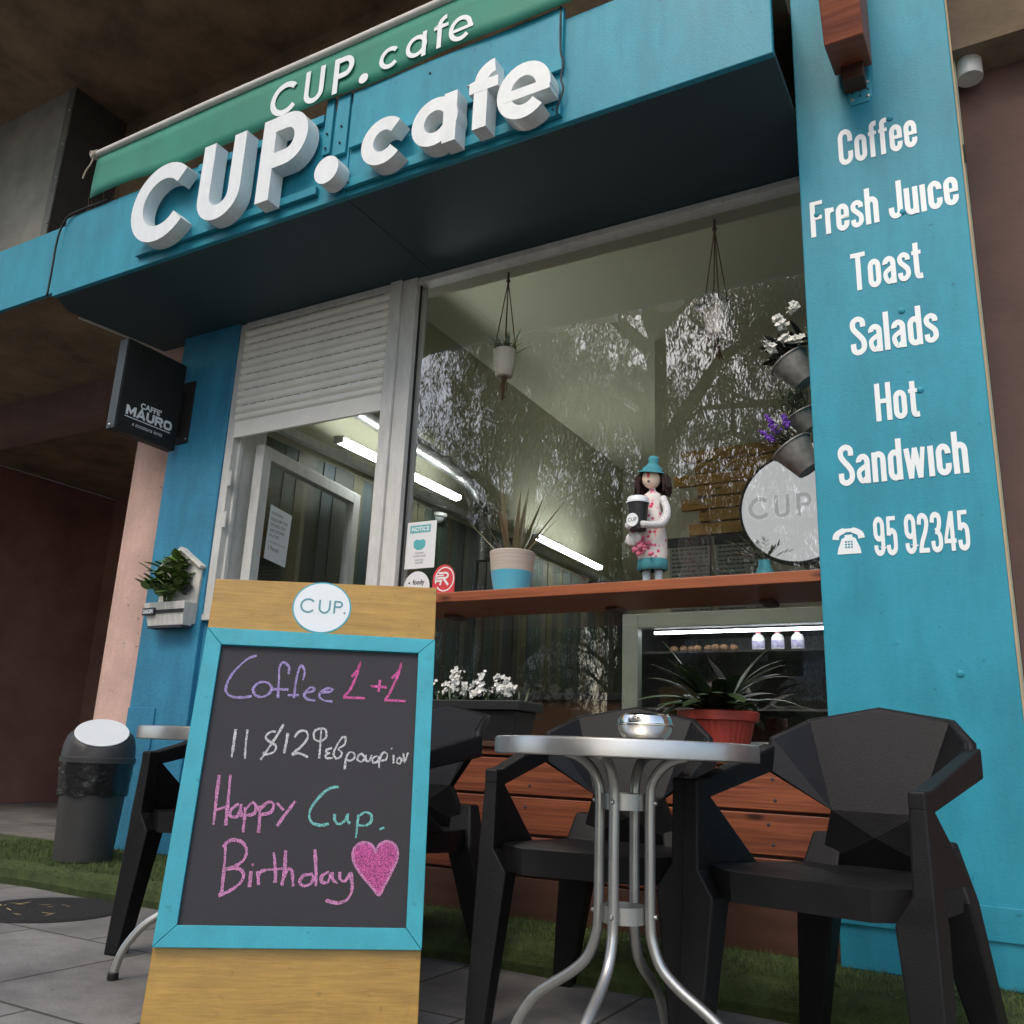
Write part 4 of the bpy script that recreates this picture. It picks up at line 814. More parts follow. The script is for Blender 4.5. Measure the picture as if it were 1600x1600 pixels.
# two tone pot with spiky plant on the shelf
SP = thing('potted_plant', 'two tone turquoise and sand coloured pot with spiky leaves on the wooden shelf', 'potted plant', (-1.775, 3.13, 1.297))
Ms = Matrix.Translation((-1.775, 3.13, 1.2975))
MB().lathe([(.0005, 0), (.066, 0), (.072, .006), (.0865, .092)], 48, Ms).build('pot', material('turquoise_glaze', (.10, .42, .55), .35, var=.08), SP, smooth=30)
MB().lathe([(.0865, .0922), (.0925, .150), (.096, .172), (.094, .176), (.088, .172), (.084, .12)], 48, Ms).build('pot_band', material('sand_glaze', (.56, .49, .40), .6, col2=(.40, .33, .27), vscale=1.5, stretch=(1, 1, 60)), SP, smooth=30)
MB().lathe([(.0005, .155), (.088, .155)], 24, Ms).build('soil', SOIL, SP)
ag = MB(); rr = random.Random(51)
for i in range(17):
    a = 2*pi*i/17+rr.gauss(0, .2); ag.blade((-1.775+.025*cos(a), 3.13+.025*sin(a), 1.44), a, rr.uniform(.75, 1.45), rr.uniform(.22, .36), rr.uniform(.018, .026), rr.uniform(-.1, .25), 6, .35, lambda t: 1-t**1.6)
ag.build('foliage', AGAVE, SP, smooth='all')

# shelf across the window
SF = thing('wall_shelf', 'orange stained wooden shelf running across the shop window', 'shelf', (-1.5, 3.2, 1.257))
MB().box(-2.53, -.527, 3.0, 3.392, 1.2572, 1.297).build('board', SHELF, SF, bevel=.003)
for x in (-2.2, -1.42, -.80):
    MB().box(x, x+.05, 3.28, 3.39, 1.243, 1.2568).build('bracket', DARKWOOD, SF, bevel=.002)

# rag doll and its cup
RD = thing('rag_doll', 'rag doll in floral dress and teal hat standing on the shelf hugging a cup', 'doll', (-1.165, 3.14, 1.297))
SKIN = material('doll_skin', (.82, .62, .48), .8)
dx, dy = -1.165, 3.14
Md = Matrix.Translation((dx, dy, 1.2975)) @ Matrix.Diagonal((.82, .9, 1, 1))
def floral():
    m = material('floral_cloth', (.66, .62, .55), .9); t = m.node_tree; L = t.links.new; p = t.nodes['Principled BSDF']
    v = t.nodes.new('ShaderNodeTexVoronoi'); v.inputs['Scale'].default_value = 48; r = t.nodes.new('ShaderNodeValToRGB'); tc = t.nodes.new('ShaderNodeTexCoord')
    e = r.color_ramp.elements; e[0].color = (.55, .05, .12, 1); e[0].position = .2; e[1].color = (.70, .66, .6, 1); e[1].position = .42
    q = e.new(.33); q.color = (.75, .32, .4, 1)
    L(tc.outputs['Object'], v.inputs['Vector']); L(v.outputs['Distance'], r.inputs[0]); L(r.outputs[0], p.inputs['Base Color']); return m
DOLLTEAL = material('doll_teal', (.05, .26, .30), .8, var=.3, vscale=30)
body = MB().lathe([(.066, .10), (.072, .13), (.066, .20), (.050, .27), (.040, .31), (.046, .345), (.040, .365), (.018, .378), (.014, .40)], 28, Md @ Matrix.Diagonal((1, .72, 1, 1))).build('dress', floral(), RD, smooth='all')
MB().lathe([(.062, .062), (.074, .066), (.071, .104), (.067, .106)], 28, Md @ Matrix.Diagonal((1, .74, 1, 1))).build('hem', DOLLTEAL, RD, smooth='all')
for s in (-1, 1):
    MB().tube([(dx+s*.024, dy, 1.37), (dx+s*.024, dy, 1.32), (dx+s*.025, dy-.004, 1.305), (dx+s*.027, dy-.03, 1.303)], [.017, .0145, .014, .011], 12).build('leg', material('doll_stocking', (.45, .55, .58), .8), RD, smooth='all')
    MB().tube(smooth2([(dx+s*.042, dy, 1.645), (dx+s*.066, dy-.02, 1.585), (dx+s*.060-.006, dy-.06, 1.525), (dx+s*.026-.026, dy-.118, 1.515)]), [.015]*5+[.018]*4+[.014]*4, 10).build('arm', material('lace_white', (.7, .7, .68), .9, var=.25, vscale=120, bump=.6, bscale=200), RD, smooth='all')
hd_ = MB().ball((dx, dy-.01, 1.725), .037, 20, 14, (1, .92, 1.08)).lathe([(.012, .37), (.011, .40)], 12, Md).build('head', SKIN, RD, smooth='all')
MB().box(dx-.0045, dx+.0045, dy-.05, dy-.043, 1.722, 1.742).build('nose', material('red_nose', (.45, .04, .05), .7), hd_, bevel=.002)
MB().box(dx-.004, dx+.005, dy-.047, dy-.041, 1.7035, 1.7085).tube(arc(0, 0, 0, 0, 0, 1, 1) and [(dx-.019+.012*t/4, dy-.042-.002*t/4, 1.741+.003*sin(pi*t/4)) for t in range(5)], .001, 5).tube([(dx+.007+.012*t/4, dy-.044+.002*t/4, 1.741+.003*sin(pi*t/4)) for t in range(5)], .001, 5).build('eyes_and_mouth', INK, hd_)
hr = MB(); rr = random.Random(61)
for i in range(300):
    a = rr.uniform(RAD(-28), RAD(208)); c0 = Vector((dx+.035*cos(a), dy+.004+.03*sin(a), 1.752+rr.uniform(-.015, .008))); o_ = Vector((cos(a)*rr.uniform(.02, .042), sin(a)*.02, -rr.uniform(.045, .088)))
    hr.tube([tuple(c0), tuple(c0+Vector((o_.x*.8, o_.y, -.02))), tuple(c0+o_)], [.004, .005, .002], 5)
hr.ball((dx, dy+.006, 1.74), .040, 14, 10).build('hair', material('doll_hair', (.035, .018, .014), .9), RD)
MB().lathe([(.056, .004), (.054, .008), (.042, .010), (.038, .024), (.026, .034), (.019, .044), (.021, .062), (.014, .072), (.0005, .073)], 24, Matrix.Translation((dx+.002, dy-.006, 1.744)) @ Matrix.Rotation(RAD(9), 4, 'Y') @ Matrix.Rotation(RAD(9), 4, 'X')).build('hat', DOLLTEAL, RD, smooth='all')
hb = MB().ball((dx-.062, dy-.06, 1.475), .027, 14, 10, (.9, .5, 1)).ball((dx-.042, dy-.062, 1.483), .024, 14, 10, (.9, .5, 1)).build('posy', material('lace_heart', (.72, .72, .70), .9, bump=.6, bscale=150), RD, smooth='all')
ROSE = material('rose_pink', (.55, .07, .16), .8, col2=(.62, .25, .30), vscale=90)
for i in range(22): MB().ball((dx-.02+rr.gauss(0, .026), dy-.058+rr.gauss(0, .006), 1.445+rr.gauss(0, .026)), rr.uniform(.006, .011), 8, 6).build('rose', ROSE, RD, smooth='all')
CU = thing('coffee_cup', 'black takeaway coffee cup with white lid hugged by the rag doll', 'cup', (dx-.035, dy-.085, 1.50))
Mc = Matrix.Translation((dx-.027, dy-.085, 1.501))
MB().lathe([(.0005, 0), (.031, 0), (.041, .105)], 32, Mc).build('body', BLACK_SIGN, CU, smooth=30)
MB().lathe([(.044, .105), (.0445, .113), (.041, .115), (.039, .127), (.036, .13), (.0005, .129)], 32, Mc).build('lid', VINYL, CU, smooth=30)
lgc = MB().prism([(dx-.035+.023*cos(a*pi/12), 1.535+.026*sin(a*pi/12)) for a in range(24)], xz(dy-.121), -.01, .002).build('logo_disc', VINYL, CU)
text_into(MB(), 'CUP', xz(dy-.1232), dx-.035, 1.528, .021, .9, align='CENTER').build('lettering', INK, lgc)

# feathery teal ornament plant at the shelf's right end
FP = thing('small_plant', 'feathery green sprig in a small teal vase at the right end of the shelf', 'plant', (-.745, 3.15, 1.297))
MB().lathe([(.0005, 0), (.024, 0), (.032, .03), (.02, .06), (.022, .075)], 20, Matrix.Translation((-.745, 3.15, 1.2975))).build('vase', DOLLTEAL, FP, smooth='all')
fe = MB(); rr = random.Random(71)
for i in range(13):
    a = rr.uniform(0, 6.28); e_ = rr.uniform(.5, 1.35); ln_ = rr.uniform(.10, .19)
    for k in range(12):
        t = .3+.7*k/12; p = Vector((-.745+cos(a)*cos(e_)*ln_*t, 3.15+sin(a)*cos(e_)*ln_*t*.6, 1.36+sin(e_)*ln_*t-.04*t*t))
        fe.blade(p, a+rr.choice((-.8, .8))+rr.gauss(0, .2), e_-.3, .03, .005, .4, 3)
fe.build('foliage', DARK_LEAF, FP)

# stickers on the glass
PG = xz(3.3995)
NT = thing('notice_poster', 'white NOTICE poster with teal face mask taped to the window', 'poster', (-2.44, 3.399, 1.5))
MB().prism([(-2.525, 1.506), (-2.352, 1.506), (-2.352, 1.738), (-2.522, 1.738)], PG, 0, .001).build('sheet', PAPER, NT)
TL = material('print_teal', (.10, .42, .45), .6)
MB().prism([(-2.505, 1.683), (-2.385, 1.683), (-2.385, 1.721), (-2.505, 1.721)], PG, 0, .0016).prism([(-2.478, 1.612), (-2.460, 1.598), (-2.430, 1.598), (-2.412, 1.612), (-2.410, 1.640), (-2.425, 1.650), (-2.445, 1.646), (-2.465, 1.650), (-2.480, 1.640)], PG, 0, .0016).build('print', TL, NT)
nt_ = MB(); text_into(nt_, 'NOTICE', lambda u, v, h=0: PG(u, v, h+.0012), -2.445, 1.692, .030, .95, align='CENTER', weight=.001); nt_.build('heading', VINYL, NT)
nt_ = MB()
for v, b_ in ((1.578, 'SANITIZING'), (1.563, '& APART PLEASE'), (1.543, 'FACE MASK'), (1.530, 'REQUIRED')): text_into(nt_, b_, lambda u, v, h=0: PG(u, v, h+.0012), -2.44, v, .011, .9, align='CENTER')
nt_.build('small_print', INK, NT)
FD = thing('round_sticker', 'round white and mustard foody sticker on the lower window corner', 'sticker', (-2.446, 3.399, 1.41))
MB().prism([(-2.446+.075*cos(a*pi/20), 1.414+.078*sin(a*pi/20)) for a in range(40)], PG, 0, .001).build('disc', PAPER, FD)
MB().prism([(-2.446+.0745*cos(RAD(a)), 1.414+.0775*sin(RAD(a))) for a in range(188, 353, 5)], PG, 0, .0015).build('band', material('mustard', (.42, .33, .03), .6), FD)
fm = MB(); text_into(fm, 'foody', lambda u, v, h=0: PG(u, v, h+.0012), -2.435, 1.428, .034, .85, align='CENTER', weight=.0008); fm.prism([(-2.497, 1.437), (-2.485, 1.443), (-2.485, 1.431)], PG, 0, .0018); fm.build('lettering', INK, FD)
RS = thing('square_sticker', 'red sticker with a round white letter R emblem beside the shelf end', 'sticker', (-2.293, 3.399, 1.4))
MB().prism([(-2.353, 1.355)]+[(-2.293+.062*cos(RAD(a)), 1.447+.068*sin(RAD(a))) for a in range(180, -1, -12)]+[(-2.231, 1.355)], PG, 0, .001).build('sheet', material('sticker_red', (.60, .045, .06), .5), RS)
em = MB(); em.ribbon(arc(-2.288, 1.445, .051, .056, 200, -140, 30), .006, PG, 0, .0015)
em.ribbon([(-2.322, 1.475), (-2.283, 1.475)]+arc(-2.283, 1.463, .014, .012, 90, -90, 8)[1:]+[(-2.345, 1.451)], .0095, PG, 0, .0015)
em.ribbon([(-2.337, 1.463), (-2.293, 1.463)], .007, PG, 0, .0017).ribbon([(-2.335, 1.438), (-2.306, 1.438), (-2.311, 1.417)], .009, PG, 0, .0019).ribbon([(-2.292, 1.447), (-2.266, 1.416)], .011, PG, 0, .0021)
em.build('emblem', VINYL, RS)
PP = thing('paper_notice', 'handwritten ATTENTION paper taped to the open hatch casement', 'paper', tuple(PL(.25, 1.85, .004)))
PPm = lambda u, v, h=0: PL(u, v, .0035+h)
MB().prism([(.14, 1.69), (.345, 1.675), (.36, 1.995), (.15, 2.01)], PPm, 0, .001).build('sheet', PAPER, PP)
at = MB(); k = 0
for v, b_ in ((1.955, 'ATTENTION:'), (1.92, 'PLEASE KEEP YOUR'), (1.888, 'DISTANCE, ONLY'), (1.855, 'ONE CUSTOMER'), (1.823, 'AT A TIME'), (1.745, '1 Person')):
    text_into(at, b_, PPm, .165, v, .026 if k not in (5,) else .04, .72, h=.0016, shear=.1 if k == 5 else 0); k += 1
at.prism([(.17, 1.793), (.33, 1.790), (.33, 1.792), (.17, 1.795)], PPm, 0, .0016); at.build('lettering', INK, PP)

# ------------------------------------------------------------------ buckets on the pillar side
def bucket(bx, bz, rx, rz, y, label, r0=.045, r1=.075):
    a = Vector((bx, y, bz)); b = Vector((rx, y-.01, rz)); d = (b-a); L_ = d.length
    M = Matrix.Translation(a) @ d.to_track_quat('Z', 'Y').to_matrix().to_4x4()
    T = thing('wall_bucket', label, 'bucket', tuple(a), group='galvanised flower buckets fixed along the pillar side')
    MB().lathe([(.0005, 0), (r0, 0), (r1, L_), (r1+.004, L_+.001), (r1+.004, L_-.004), (r1+.001, L_-.006)], 32, M).lathe([(r1-.003, L_-.004), (r0*1.1, L_*.3)], 32, M).build('body', METAL_BUCKET, T, smooth=40)
    MB().box(bx+.008, -.5255, y-.02, y+.005, bz+.02, bz+.095).build('clip', WHITE_AL, T, bevel=.002)
    return T, b
T, b = bucket(-.575, 2.05, -.635, 2.145, 3.19, 'galvanised wall bucket of dark leaves and white blooms, topmost on the pillar side')
m = MB(); fw = MB(); rr = random.Random(81)
for i in range(46): m.blade((b.x+rr.gauss(-.005, .035), b.y+rr.gauss(0, .03), b.z+rr.uniform(-.01, .09)), rr.uniform(1.8, 4.6), rr.uniform(-.2, 1.3), rr.uniform(.05, .11), .026, .4, 4)
for (x, z) in ((-.655, 2.30), (-.64, 2.27), (-.69, 2.20), (-.68, 2.185), (-.635, 2.21), (-.60, 2.335), (-.595, 2.21)):
    for k in range(12): fw.bloom((x+rr.gauss(0, .009), 3.13+rr.gauss(0, .009), z+rr.gauss(0, .008)), rr.uniform(.012, .019), rr)
m.build('foliage', material('leaf_darkest', (.022, .026, .018), .45, island=.4, var=.2), T); fw.build('flowers', WHITE_PETAL, T)
T, b = bucket(-.57, 1.86, -.60, 1.925, 3.19, 'galvanised wall bucket of fine green foliage, middle one on the pillar side', .036, .058)
m = MB(); rr = random.Random(82)
for i in range(420): m.blade((b.x+rr.gauss(-.01, .028), b.y+rr.gauss(0, .03), b.z+rr.uniform(-.01, .085)), rr.uniform(0, 6.3), rr.uniform(.1, 1.4), rr.uniform(.015, .035), .0045, .2, 2)
m.build('foliage', DARK_LEAF, T)
T, b = bucket(-.575, 1.70, -.635, 1.795, 3.17, 'galvanised wall bucket of purple lavender, lowest on the pillar side')
m = MB(); fw = MB(); rr = random.Random(83)
for i in range(90): m.blade((b.x+rr.gauss(-.0, .03), b.y+rr.gauss(0, .03), b.z+rr.uniform(-.01, .02)), rr.uniform(2.2, 4.1), rr.uniform(-.1, 1.1), rr.uniform(.05, .12), .005, .3, 3)
for (x0, z0, x1, z1) in ((-.675, 1.845, -.71, 1.915), (-.69, 1.815, -.735, 1.855), (-.64, 1.855, -.65, 1.905)):
    m.tube([(b.x, b.y, b.z), ((b.x+x0)/2, 3.14, (b.z+z0)/2+.012), (x0, 3.12, z0)], .0022, 5)
    for k in range(60):
        t = rr.random(); w_ = .013*(1-.65*t); fw.ball((x0+(x1-x0)*t+rr.gauss(0, w_*.6), 3.12+rr.gauss(0, w_*.6), z0+(z1-z0)*t+rr.gauss(0, w_*.5)), .0045, 5, 4)
m.build('foliage', DARK_LEAF, T); fw.build('flowers', PURPLE, T)

# ------------------------------------------------------------------ hanging planters inside
def hanging(x, y, zt, zp, label, seed, basket=False):
    T = thing('hanging_planter', label, 'hanging planter', (x, y, zp))
    rr = random.Random(seed)
    M = Matrix.Translation((x, y, zp))
    MB().lathe([(.0005, -.004), (.040, -.004), (.046, .01), (.057, .08), (.060, .137), (.055, .14), (.05, .12)], 32, M).build('pot', CERAMIC, T, smooth=30)
    rp = MB(); knot = Vector((x, y, zt-.06)); rp.tube([(x, y, zt), tuple(knot)], .006, 6).ball(tuple(knot), .012, 8, 6)
    for k in range(4):
        a = k*pi/2+.5; q = Vector((x+.057*cos(a), y+.057*sin(a), zp+.125)); low_ = Vector((x+.048*cos(a+pi/4), y+.048*sin(a+pi/4), zp+.055))
        rp.tube([tuple(knot), tuple(q)], .0028, 5).tube([tuple(q), tuple(low_), (x+.02*cos(a), y+.02*sin(a), zp-.006)], .003, 5)
        low2 = Vector((x+.048*cos(a-pi/4), y+.048*sin(a-pi/4), zp+.055)); rp.tube([tuple(q), tuple(low2)], .003, 5)
    rp.ball((x, y, zp-.014), .017, 10, 6)
    for k in range(9): rp.tube([(x+rr.gauss(0, .004), y+rr.gauss(0, .004), zp-.02), (x+rr.gauss(0, .008), y+rr.gauss(0, .008), zp-.06), (x+rr.gauss(0, .009), y+rr.gauss(0, .009), zp-.10-rr.uniform(0, .03))], .003, 5)
    rp.build('macrame_hanger', ROPE, T)
    m = MB()
    if basket:
        for k in range(170): m.blade((x+rr.gauss(0, .022), y+rr.gauss(0, .022), zp+.12), rr.uniform(0, 6.3), rr.uniform(.0, 1.4), rr.uniform(.04, .10), .005, .9, 4)
        m.build('foliage', DARK_LEAF, T); f2 = MB()
        for k in range(46): f2.bloom((x+rr.gauss(0, .032), y-.03+rr.gauss(0, .025), zp+rr.gauss(.13, .028)), rr.uniform(.010, .016), rr)
        f2.build('flowers', WHITE_PETAL, T)
    else:
        for k in range(34): m.blade((x+rr.gauss(0, .014), y+rr.gauss(0, .014), zp+.125), rr.uniform(0, 6.3), rr.uniform(.5, 1.5), rr.uniform(.09, .14), .016, .2, 5, .3, lambda t: 1-t**1.5)
        m.build('foliage', GREEN_LEAF, T)
hanging(-2.105, 3.55, 3.10, 2.505, 'cream pot with spiky succulent in a macrame hanger, left one in the window', 91)
hanging(-1.012, 3.55, 3.10, 2.505, 'cream pot of white flowers in a macrame hanger, right one in the window', 92, True)

# ------------------------------------------------------------------ inside the shop
TUBE = material('tube_light', (.9, .95, 1), .5, emit=((.90, .97, .96), 30))
def tube_light(y0, label):
    T = thing('tube_light', label, 'ceiling light', (-3.70, y0, 2.60), group='fluorescent tube lights along the plank wall')
    MB().box(-3.745, -3.715, y0, y0+1.46, 2.575, 2.635).build('fixture', WHITE_AL, T, bevel=.004)
    MB().box(-3.884, -3.7455, y0+.2, y0+.24, 2.59, 2.62).box(-3.884, -3.7455, y0+1.2, y0+1.24, 2.59, 2.62).build('arm', WHITE_AL, T)
    MB().tube([(-3.688, y0+.02, 2.604), (-3.688, y0+1.44, 2.604)], .020, 14).build('tube', TUBE, T, smooth=30)
    MB().box(-3.7145, -3.672, y0-.005, y0+.018, 2.582, 2.628).build('end_cap', WHITE_AL, T, bevel=.003)
    MB().box(-3.7145, -3.672, y0+1.442, y0+1.465, 2.582, 2.628).build('end_cap', WHITE_AL, T, bevel=.003)
tube_light(4.17, 'glowing fluorescent tube nearer the street, under the silver duct')
tube_light(6.95, 'glowing fluorescent tube deeper in the shop, seen just right of the spiky plant')
tb_ = MB(); tb_.box(-3.884, -3.83, 3.61, 9.4, 2.545, 2.60); tag(tb_.build('cable_trunking', WHITE_AL, bevel=.004), 'long pale cable trunking along the top of the interior plank wall', 'trunking')
dp = smooth2([(-3.70, 3.62, 2.93), (-3.71, 4.4, 2.88), (-3.72, 5.2, 2.85), (-3.73, 5.7, 2.82), (-3.74, 5.98, 2.72), (-3.75, 6.10, 2.50), (-3.75, 6.12, 2.2)], 16)
dq = []
for i in range(len(dp)-1):
    a, b_ = Vector(dp[i]), Vector(dp[i+1])
    for k in range(3): dq.append(tuple(a.lerp(b_, k/3)))
du = MB().tube(dq, [.062+.005*(i % 2) for i in range(len(dq))], 20)
tag(du.build('air_duct', material('foil_duct', (.5, .5, .48), .35, metal=.9, var=.15), smooth=60), 'ribbed silver air duct bending down above the tube light', 'duct')
CMR = thing('security_camera', 'small white dome camera on the interior plank wall', 'camera', (-3.86, 5.6, 2.46))
MB().lathe([(.0005, 0), (.06, 0), (.06, .025), (.055, .03)], 24, Matrix.Translation((-3.87, 5.62, 2.49)) @ Matrix.Rotation(pi, 4, 'X')).build('base', WHITE_AL, CMR, smooth=30)
MB().ball((-3.87, 5.62, 2.462), .045, 16, 10).build('dome', VINYL, CMR, smooth='all')
DP = thing('plank_artwork', 'stack of ragged honey coloured planks mounted on the inner wall', 'wall decoration', (-1.9, 6.4, 2.6))
YW = wood_material('honey_plank', (.50, .29, .06), (.36, .19, .04), .55, island=.2)
for z, x0, x1 in ((2.93, -2.13, -1.35), (2.83, -2.02, -1.3), (2.735, -2.19, -1.32), (2.64, -2.00, -1.3), (2.54, -2.13, -1.35), (2.44, -1.99, -1.3), (2.335, -2.07, -1.4)):
    MB().box(x0, x1, 6.375, 6.419, z, z+.088).build('plank', YW, DP, bevel=.004)
for i, (x0, x1, lab) in enumerate(((-2.235, -1.915, 'grey printed menu board behind the rag doll'), (-1.87, -1.50, 'grey printed menu board right of the rag doll, under the plank artwork'))):
    T = thing('menu_board', lab, 'menu', (x0, 6.40, 1.85))
    MB().box(x0, x1, 6.395, 6.4185, 1.72, 2.29).build('panel', material('menu_grey', (.23, .24, .20), .6), T, bevel=.003)
    MB().box(x0-.01, x1+.01, 6.385, 6.3945, 2.255, 2.33).build('header', INK, T, bevel=.002)
    ln_m = MB(); rr = random.Random(100+i)
    for k in range(15):
        v = 2.225-.033*k; xx = x0+.02
        while xx < x0+(.2 if k % 4 else .27): wd = rr.uniform(.015, .04); ln_m.box(xx, xx+wd, 6.3935, 6.3948, v, v+(.009 if k % 4 else .013)); xx += wd+.008
        for c_ in (.07, .03): ln_m.box(x1-c_-.012, x1-c_+.012, 6.3935, 6.3948, v, v+.008)
    ln_m.build('menu_lines', INK, T)
RSN = thing('round_sign', 'large white round backlit sign with grey CUP. lettering on the inner wall', 'sign', (-1.26, 6.3, 2.48))
Mq = Matrix.Translation((-1.25, 6.41, 2.47)) @ Matrix.Rotation(RAD(90), 4, 'X')
MB().lathe([(.40, 0), (.418, .0), (.418, .085), (.405, .088), (.40, .083)], 56, Mq).build('rim', INK, RSN, smooth=30)
MB().lathe([(.0005, .082), (.3995, .082)], 56, Mq).build('face', material('lit_white_face', (.8, .8, .8), .5, emit=((.95, .97, 1), .23)), RSN)
rl = MB(); f2 = lambda p: (-1.60+(p[0]+3.769)*.385, 2.40+(p[1]-3.075)*.385)
for nm, st in cup_letters()[:4]:
    if st is None: rl.prism([f2(p) for p in arc(-2.445, 3.125, .06, .06, 0, 360, 20)[:-1]], xz(6.326), 0, .003)
    else:
        for i, (pts, wd, c_) in enumerate(st): rl.ribbon([f2(p) for p in pts], wd*.36, xz(6.326), 0, .003+.0006*i, closed=bool(c_))
rl.build('lettering', material('grey_letter', (.6, .6, .62), .6, emit=((.95, .97, 1), .16)), RSN)
# display fridge
FRG = thing('display_fridge', 'pale framed glass display fridge with a bright LED strip under the shelf', 'fridge', (-1.15, 4.3, .1))
FM = material('fridge_frame', (.30, .34, .27), .45, var=.1)
ff = MB()
for x0, x1, z0, z1 in ((-1.64, -1.56, .12, 1.345), (-.70, -.62, .12, 1.345), (-1.5598, -.7002, 1.275, 1.345), (-1.5598, -.7002, .62, .70)): ff.box(x0, x1, 4.0, 4.06, z0, z1)
ff.build('frame', FM, FRG, bevel=.004)
DK = material('fridge_dark', (.022, .022, .022), .4)
MB().box(-1.64, -.62, 4.60, 4.64, .12, 1.345).box(-1.64, -1.60, 4.061, 4.599, .12, 1.345).box(-.66, -.62, 4.061, 4.599, .12, 1.345).box(-1.599, -.661, 4.061, 4.599, 1.30, 1.345).box(-1.599, -.661, 4.061, 4.599, .12, .6).build('cabinet', DK, FRG)
MB().box(-1.52, -.70, 4.12, 4.135, 1.262, 1.274).build('led_strip', material('led', (1, 1, 1), .5, emit=((.9, .95, 1), 9)), FRG)
MB().box(-1.599, -.661, 4.10, 4.58, 1.165, 1.175).box(-1.599, -.661, 4.10, 4.58, .90, .91).build('shelf', material('fridge_shelf', (.10, .10, .10), .3), FRG)
for i, (x, lab) in enumerate(((-1.035, 'white milk bottle with purple label, leftmost of three in the fridge'), (-.945, 'white milk bottle with purple label, middle of three in the fridge'), (-.855, 'white milk bottle with purple label, rightmost of three in the fridge'))):
    T = thing('milk_bottle', lab, 'bottle', (x, 4.2, 1.1755), group='milk bottles in the display fridge')
    Mx = Matrix.Translation((x, 4.2, 1.1757))
    MB().lathe([(.0005, 0), (.027, 0), (.029, .004), (.029, .062), (.022, .076), (.012, .082), (.012, .086)], 20, Mx).build('body', material('milk_white', (.7, .7, .68), .4), T, smooth=30)
    MB().lathe([(.0295, .016), (.0295, .05)], 20, Mx).build('label', material('label_purple', (.22, .2, .45), .6, col2=(.6, .6, .65), vscale=40), T)
    MB().lathe([(.0135, .0862), (.0135, .095), (.0005, .0955)], 16, Mx).build('cap', material('cap_red', (.5, .06, .08), .5), T)
TY = thing('pastry_tray', 'dim tray of round pastries on the upper fridge shelf left of the bottles', 'tray', (-1.3, 4.25, 1.1755))
MB().box(-1.50, -1.12, 4.16, 4.42, 1.1755, 1.183).build('tray', material('tray_steel', (.4, .4, .4), .3, metal=.8), TY, bevel=.002)
BUN = material('baked_crust', (.18, .10, .045), .6, var=.4, vscale=30); rr = random.Random(5)
for i in range(8): MB().ball((-1.46+.043*i+rr.uniform(-.005, .005), 4.2+rr.uniform(0, .05), 1.2005), .022, 12, 8, (1, 1.1, .8)).build('pastry', BUN, TY, smooth='all')
# counter and stools silhouettes deeper inside
CT = thing('counter', 'dim wooden counter deep in the shop below the shelf', 'counter', (-2.6, 5, .1))
MB().box(-3.2, -1.9, 5.0, 5.6, .1001, 1.0).build('front', material('counter_brown', (.16, .075, .03), .6, var=.2), CT, bevel=.005)
MB().box(-3.24, -1.86, 4.96, 5.64, 1.0002, 1.04).build('counter_top', INK, CT, bevel=.004)

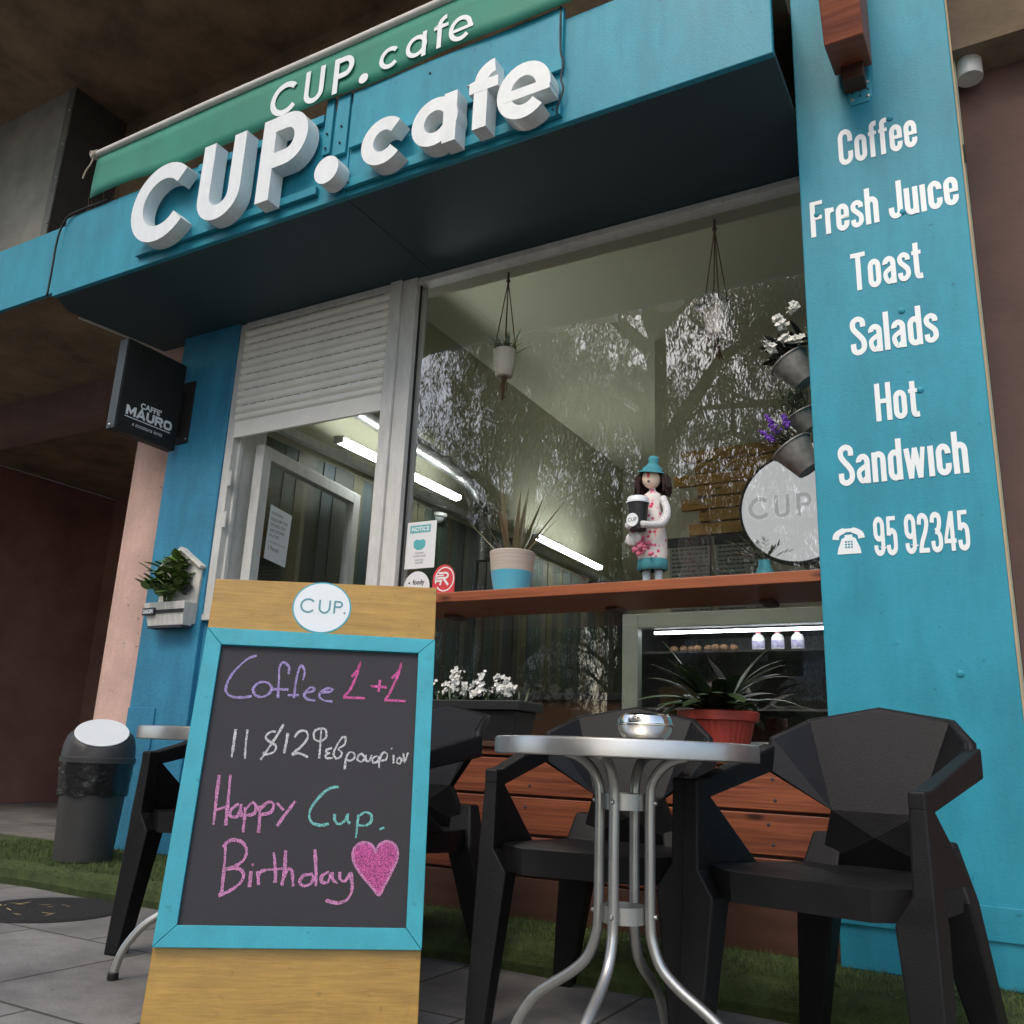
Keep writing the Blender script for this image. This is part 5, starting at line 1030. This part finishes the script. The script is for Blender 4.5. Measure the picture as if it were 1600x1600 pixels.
# ------------------------------------------------------------------ what the window mirrors: trees and flats over the road
BARK = material('grey_bark', (.16, .12, .09), .9, var=.4, vscale=6, stretch=(4, 4, .6), bump=.6, bscale=20)
LEAFS = material('eucalypt_leaf', (.13, .14, .055), .6, col2=(.07, .085, .035), vscale=1.2, island=.35)
def tree(x, y, h, spread, seed, label, n_spray, zlow=.26, skirt=0, lpc=38):
    T = thing('weeping_tree', label, 'tree', (x, y, -.12), group='drooping trees across the road mirrored in the window')
    rr = random.Random(seed); tr = MB(); base = Vector((x, y, -.12))
    lean = Vector((rr.gauss(0, .05), rr.gauss(0, .04), 1)); pts = [base+lean*h*.75*t+Vector((.25*sin(3*t+seed), .2*cos(2.5*t), 0))*t for t in (0, .12, .3, .5, .75, 1)]
    r0 = .028*h; tr.tube([tuple(p) for p in pts], [r0*1.25, r0, r0*.85, r0*.65, r0*.4, r0*.12], 12)
    tips = []
    for i in range(13):
        t = rr.uniform(.28, .98); k = min(4, int(t*5)); p = pts[k].lerp(pts[k+1], t*5-k) if k < 5 else pts[5]
        a = i*2.4+rr.gauss(0, .3); L_ = spread*rr.uniform(.55, 1.05)*(1.1-.45*t)
        q1 = p+Vector((cos(a)*L_*.45, sin(a)*L_*.45, L_*.38)); q2 = p+Vector((cos(a)*L_, sin(a)*L_, L_*.48)); q3 = q2+Vector((cos(a)*L_*.25, sin(a)*L_*.25, -L_*.12))
        tr.tube([tuple(p), tuple(q1), tuple(q2), tuple(q3)], [r0*.36, r0*.24, r0*.12, r0*.04], 7); tips += [q1, q1.lerp(q2, .5), q2, q3]
        for s_ in range(3):
            b2 = q1.lerp(q2, rr.random()); a2 = a+rr.choice((-1, 1))*rr.uniform(.5, 1.2); e2 = b2+Vector((cos(a2)*L_*.45, sin(a2)*L_*.45, L_*rr.uniform(-.1, .3)))
            tr.tube([tuple(b2), tuple((b2+e2)/2+Vector((0, 0, .1))), tuple(e2)], [r0*.12, r0*.08, r0*.02], 5); tips += [e2, b2.lerp(e2, .6)]
    tips.append(pts[5])
    tr.build('trunk', BARK, T, smooth='all')
    lv = MB()
    for i in range(n_spray+skirt):
        c = rr.choice(tips)+Vector((rr.gauss(0, spread*.17), rr.gauss(0, spread*.17), rr.gauss(.1, spread*.12)))
        if i >= n_spray: a = rr.uniform(0, 6.28); k_ = spread*rr.uniform(.35, 1.15); c = Vector((x+k_*cos(a), y+k_*sin(a), rr.uniform(2.2, zlow*h+1.5)))
        elif c.z < zlow*h: continue
        ln_ = rr.uniform(.5, 1.5); a = rr.uniform(0, 6.28); out = Vector((cos(a), sin(a), 0))*ln_*.3
        for k in range(lpc):
            t = rr.random(); p = c+out*t+Vector((rr.gauss(0, .07), rr.gauss(0, .07), -ln_*t)); d = Vector((rr.gauss(0, .35), rr.gauss(0, .35), -1)).normalized(); l = rr.uniform(.11, .20)
            s_ = d.cross(Vector((rr.gauss(0, 1), rr.gauss(0, 1), .2))).normalized()*rr.uniform(.010, .017)
            lv.poly([p, p+d*l*.4+s_, p+d*l, p+d*l*.4-s_])
    lv.build('crown', LEAFS, T)
tree(-6.6, -10.2, 17, 5.0, 1, 'tall drooping tree mirrored in the right half of the big pane', 2700, .26, 280)
tree(-11.5, -12.4, 18, 5.4, 2, 'broad drooping tree mirrored in the middle of the big pane', 2500, .26, 220)
tree(-17.2, -13.5, 17.5, 5.4, 3, 'drooping tree mirrored at the left edge of the big pane', 2500)
tree(-2.2, -12.2, 16, 5.0, 4, 'drooping tree with a bent trunk mirrored beside the turquoise pillar', 1800, .40, 170)

tree(-18.2, -23.5, 8, 3.2, 11, 'low dark bushy tree mirrored beside the pale flats in the lower pane', 700, .3, 350, 26)
tree(-13.5, -25.5, 9, 3.4, 12, 'mid sized bushy tree mirrored behind the potted plant in the lower pane', 700, .3, 350, 26)
tree(-8.5, -26, 8, 3.2, 13, 'far bushy tree mirrored low behind the display fridge', 600, .3, 350, 26)

def flats(x0, x1, y, h, storeys, label, wall):
    T = thing('apartment_block', label, 'building', ((x0+x1)/2, y, -.12))
    MB().box(x0, x1, y-9, y, -.12, h).build('wall', wall, T)
    MB().box(x0-.3, x1+.3, y-9.3, y+.3, h+.001, h+.35).build('roof', CONC_PALE, T)
    sh_ = h/storeys; GL = material('flat_window', (.04, .05, .055), .1)
    nb = int((x1-x0)/3.2)
    for s_ in range(storeys):
        z0 = -.12+s_*sh_
        if s_ > 0:
            MB().box(x0+.4, x1-.4, y+.002, y+1.3, z0-.08, z0+.10).build('balcony_slab', WHITE_AL, T)
            MB().box(x0+.4, x1-.4, y+1.22, y+1.3, z0+.1005, z0+.95).build('balcony_front', wall, T)
        for k in range(nb):
            xc = x0+(k+.5)*(x1-x0)/nb
            wf = MB().box(xc-.85, xc+.85, y+.001, y+.05, z0+.75, z0+sh_-.45).build('window', WHITE_AL, T)
            MB().box(xc-.78, xc-.03, y+.051, y+.06, z0+.82, z0+sh_-.52).box(xc+.03, xc+.78, y+.051, y+.06, z0+.82, z0+sh_-.52).build('pane', GL, wf)
PALE = material('pale_render', (.76, .73, .66), .85, var=.12, vscale=.4)
GREYR = material('grey_render', (.40, .40, .38), .85, var=.12, vscale=.4)
flats(-42, -20, -27, 10.5, 3, 'pale apartment block with long balconies mirrored low in the window behind the white flowers', PALE)
flats(-17, -4, -34, 7.2, 2, 'low pale house mirrored beyond the tree trunks in the lower pane', GREYR)
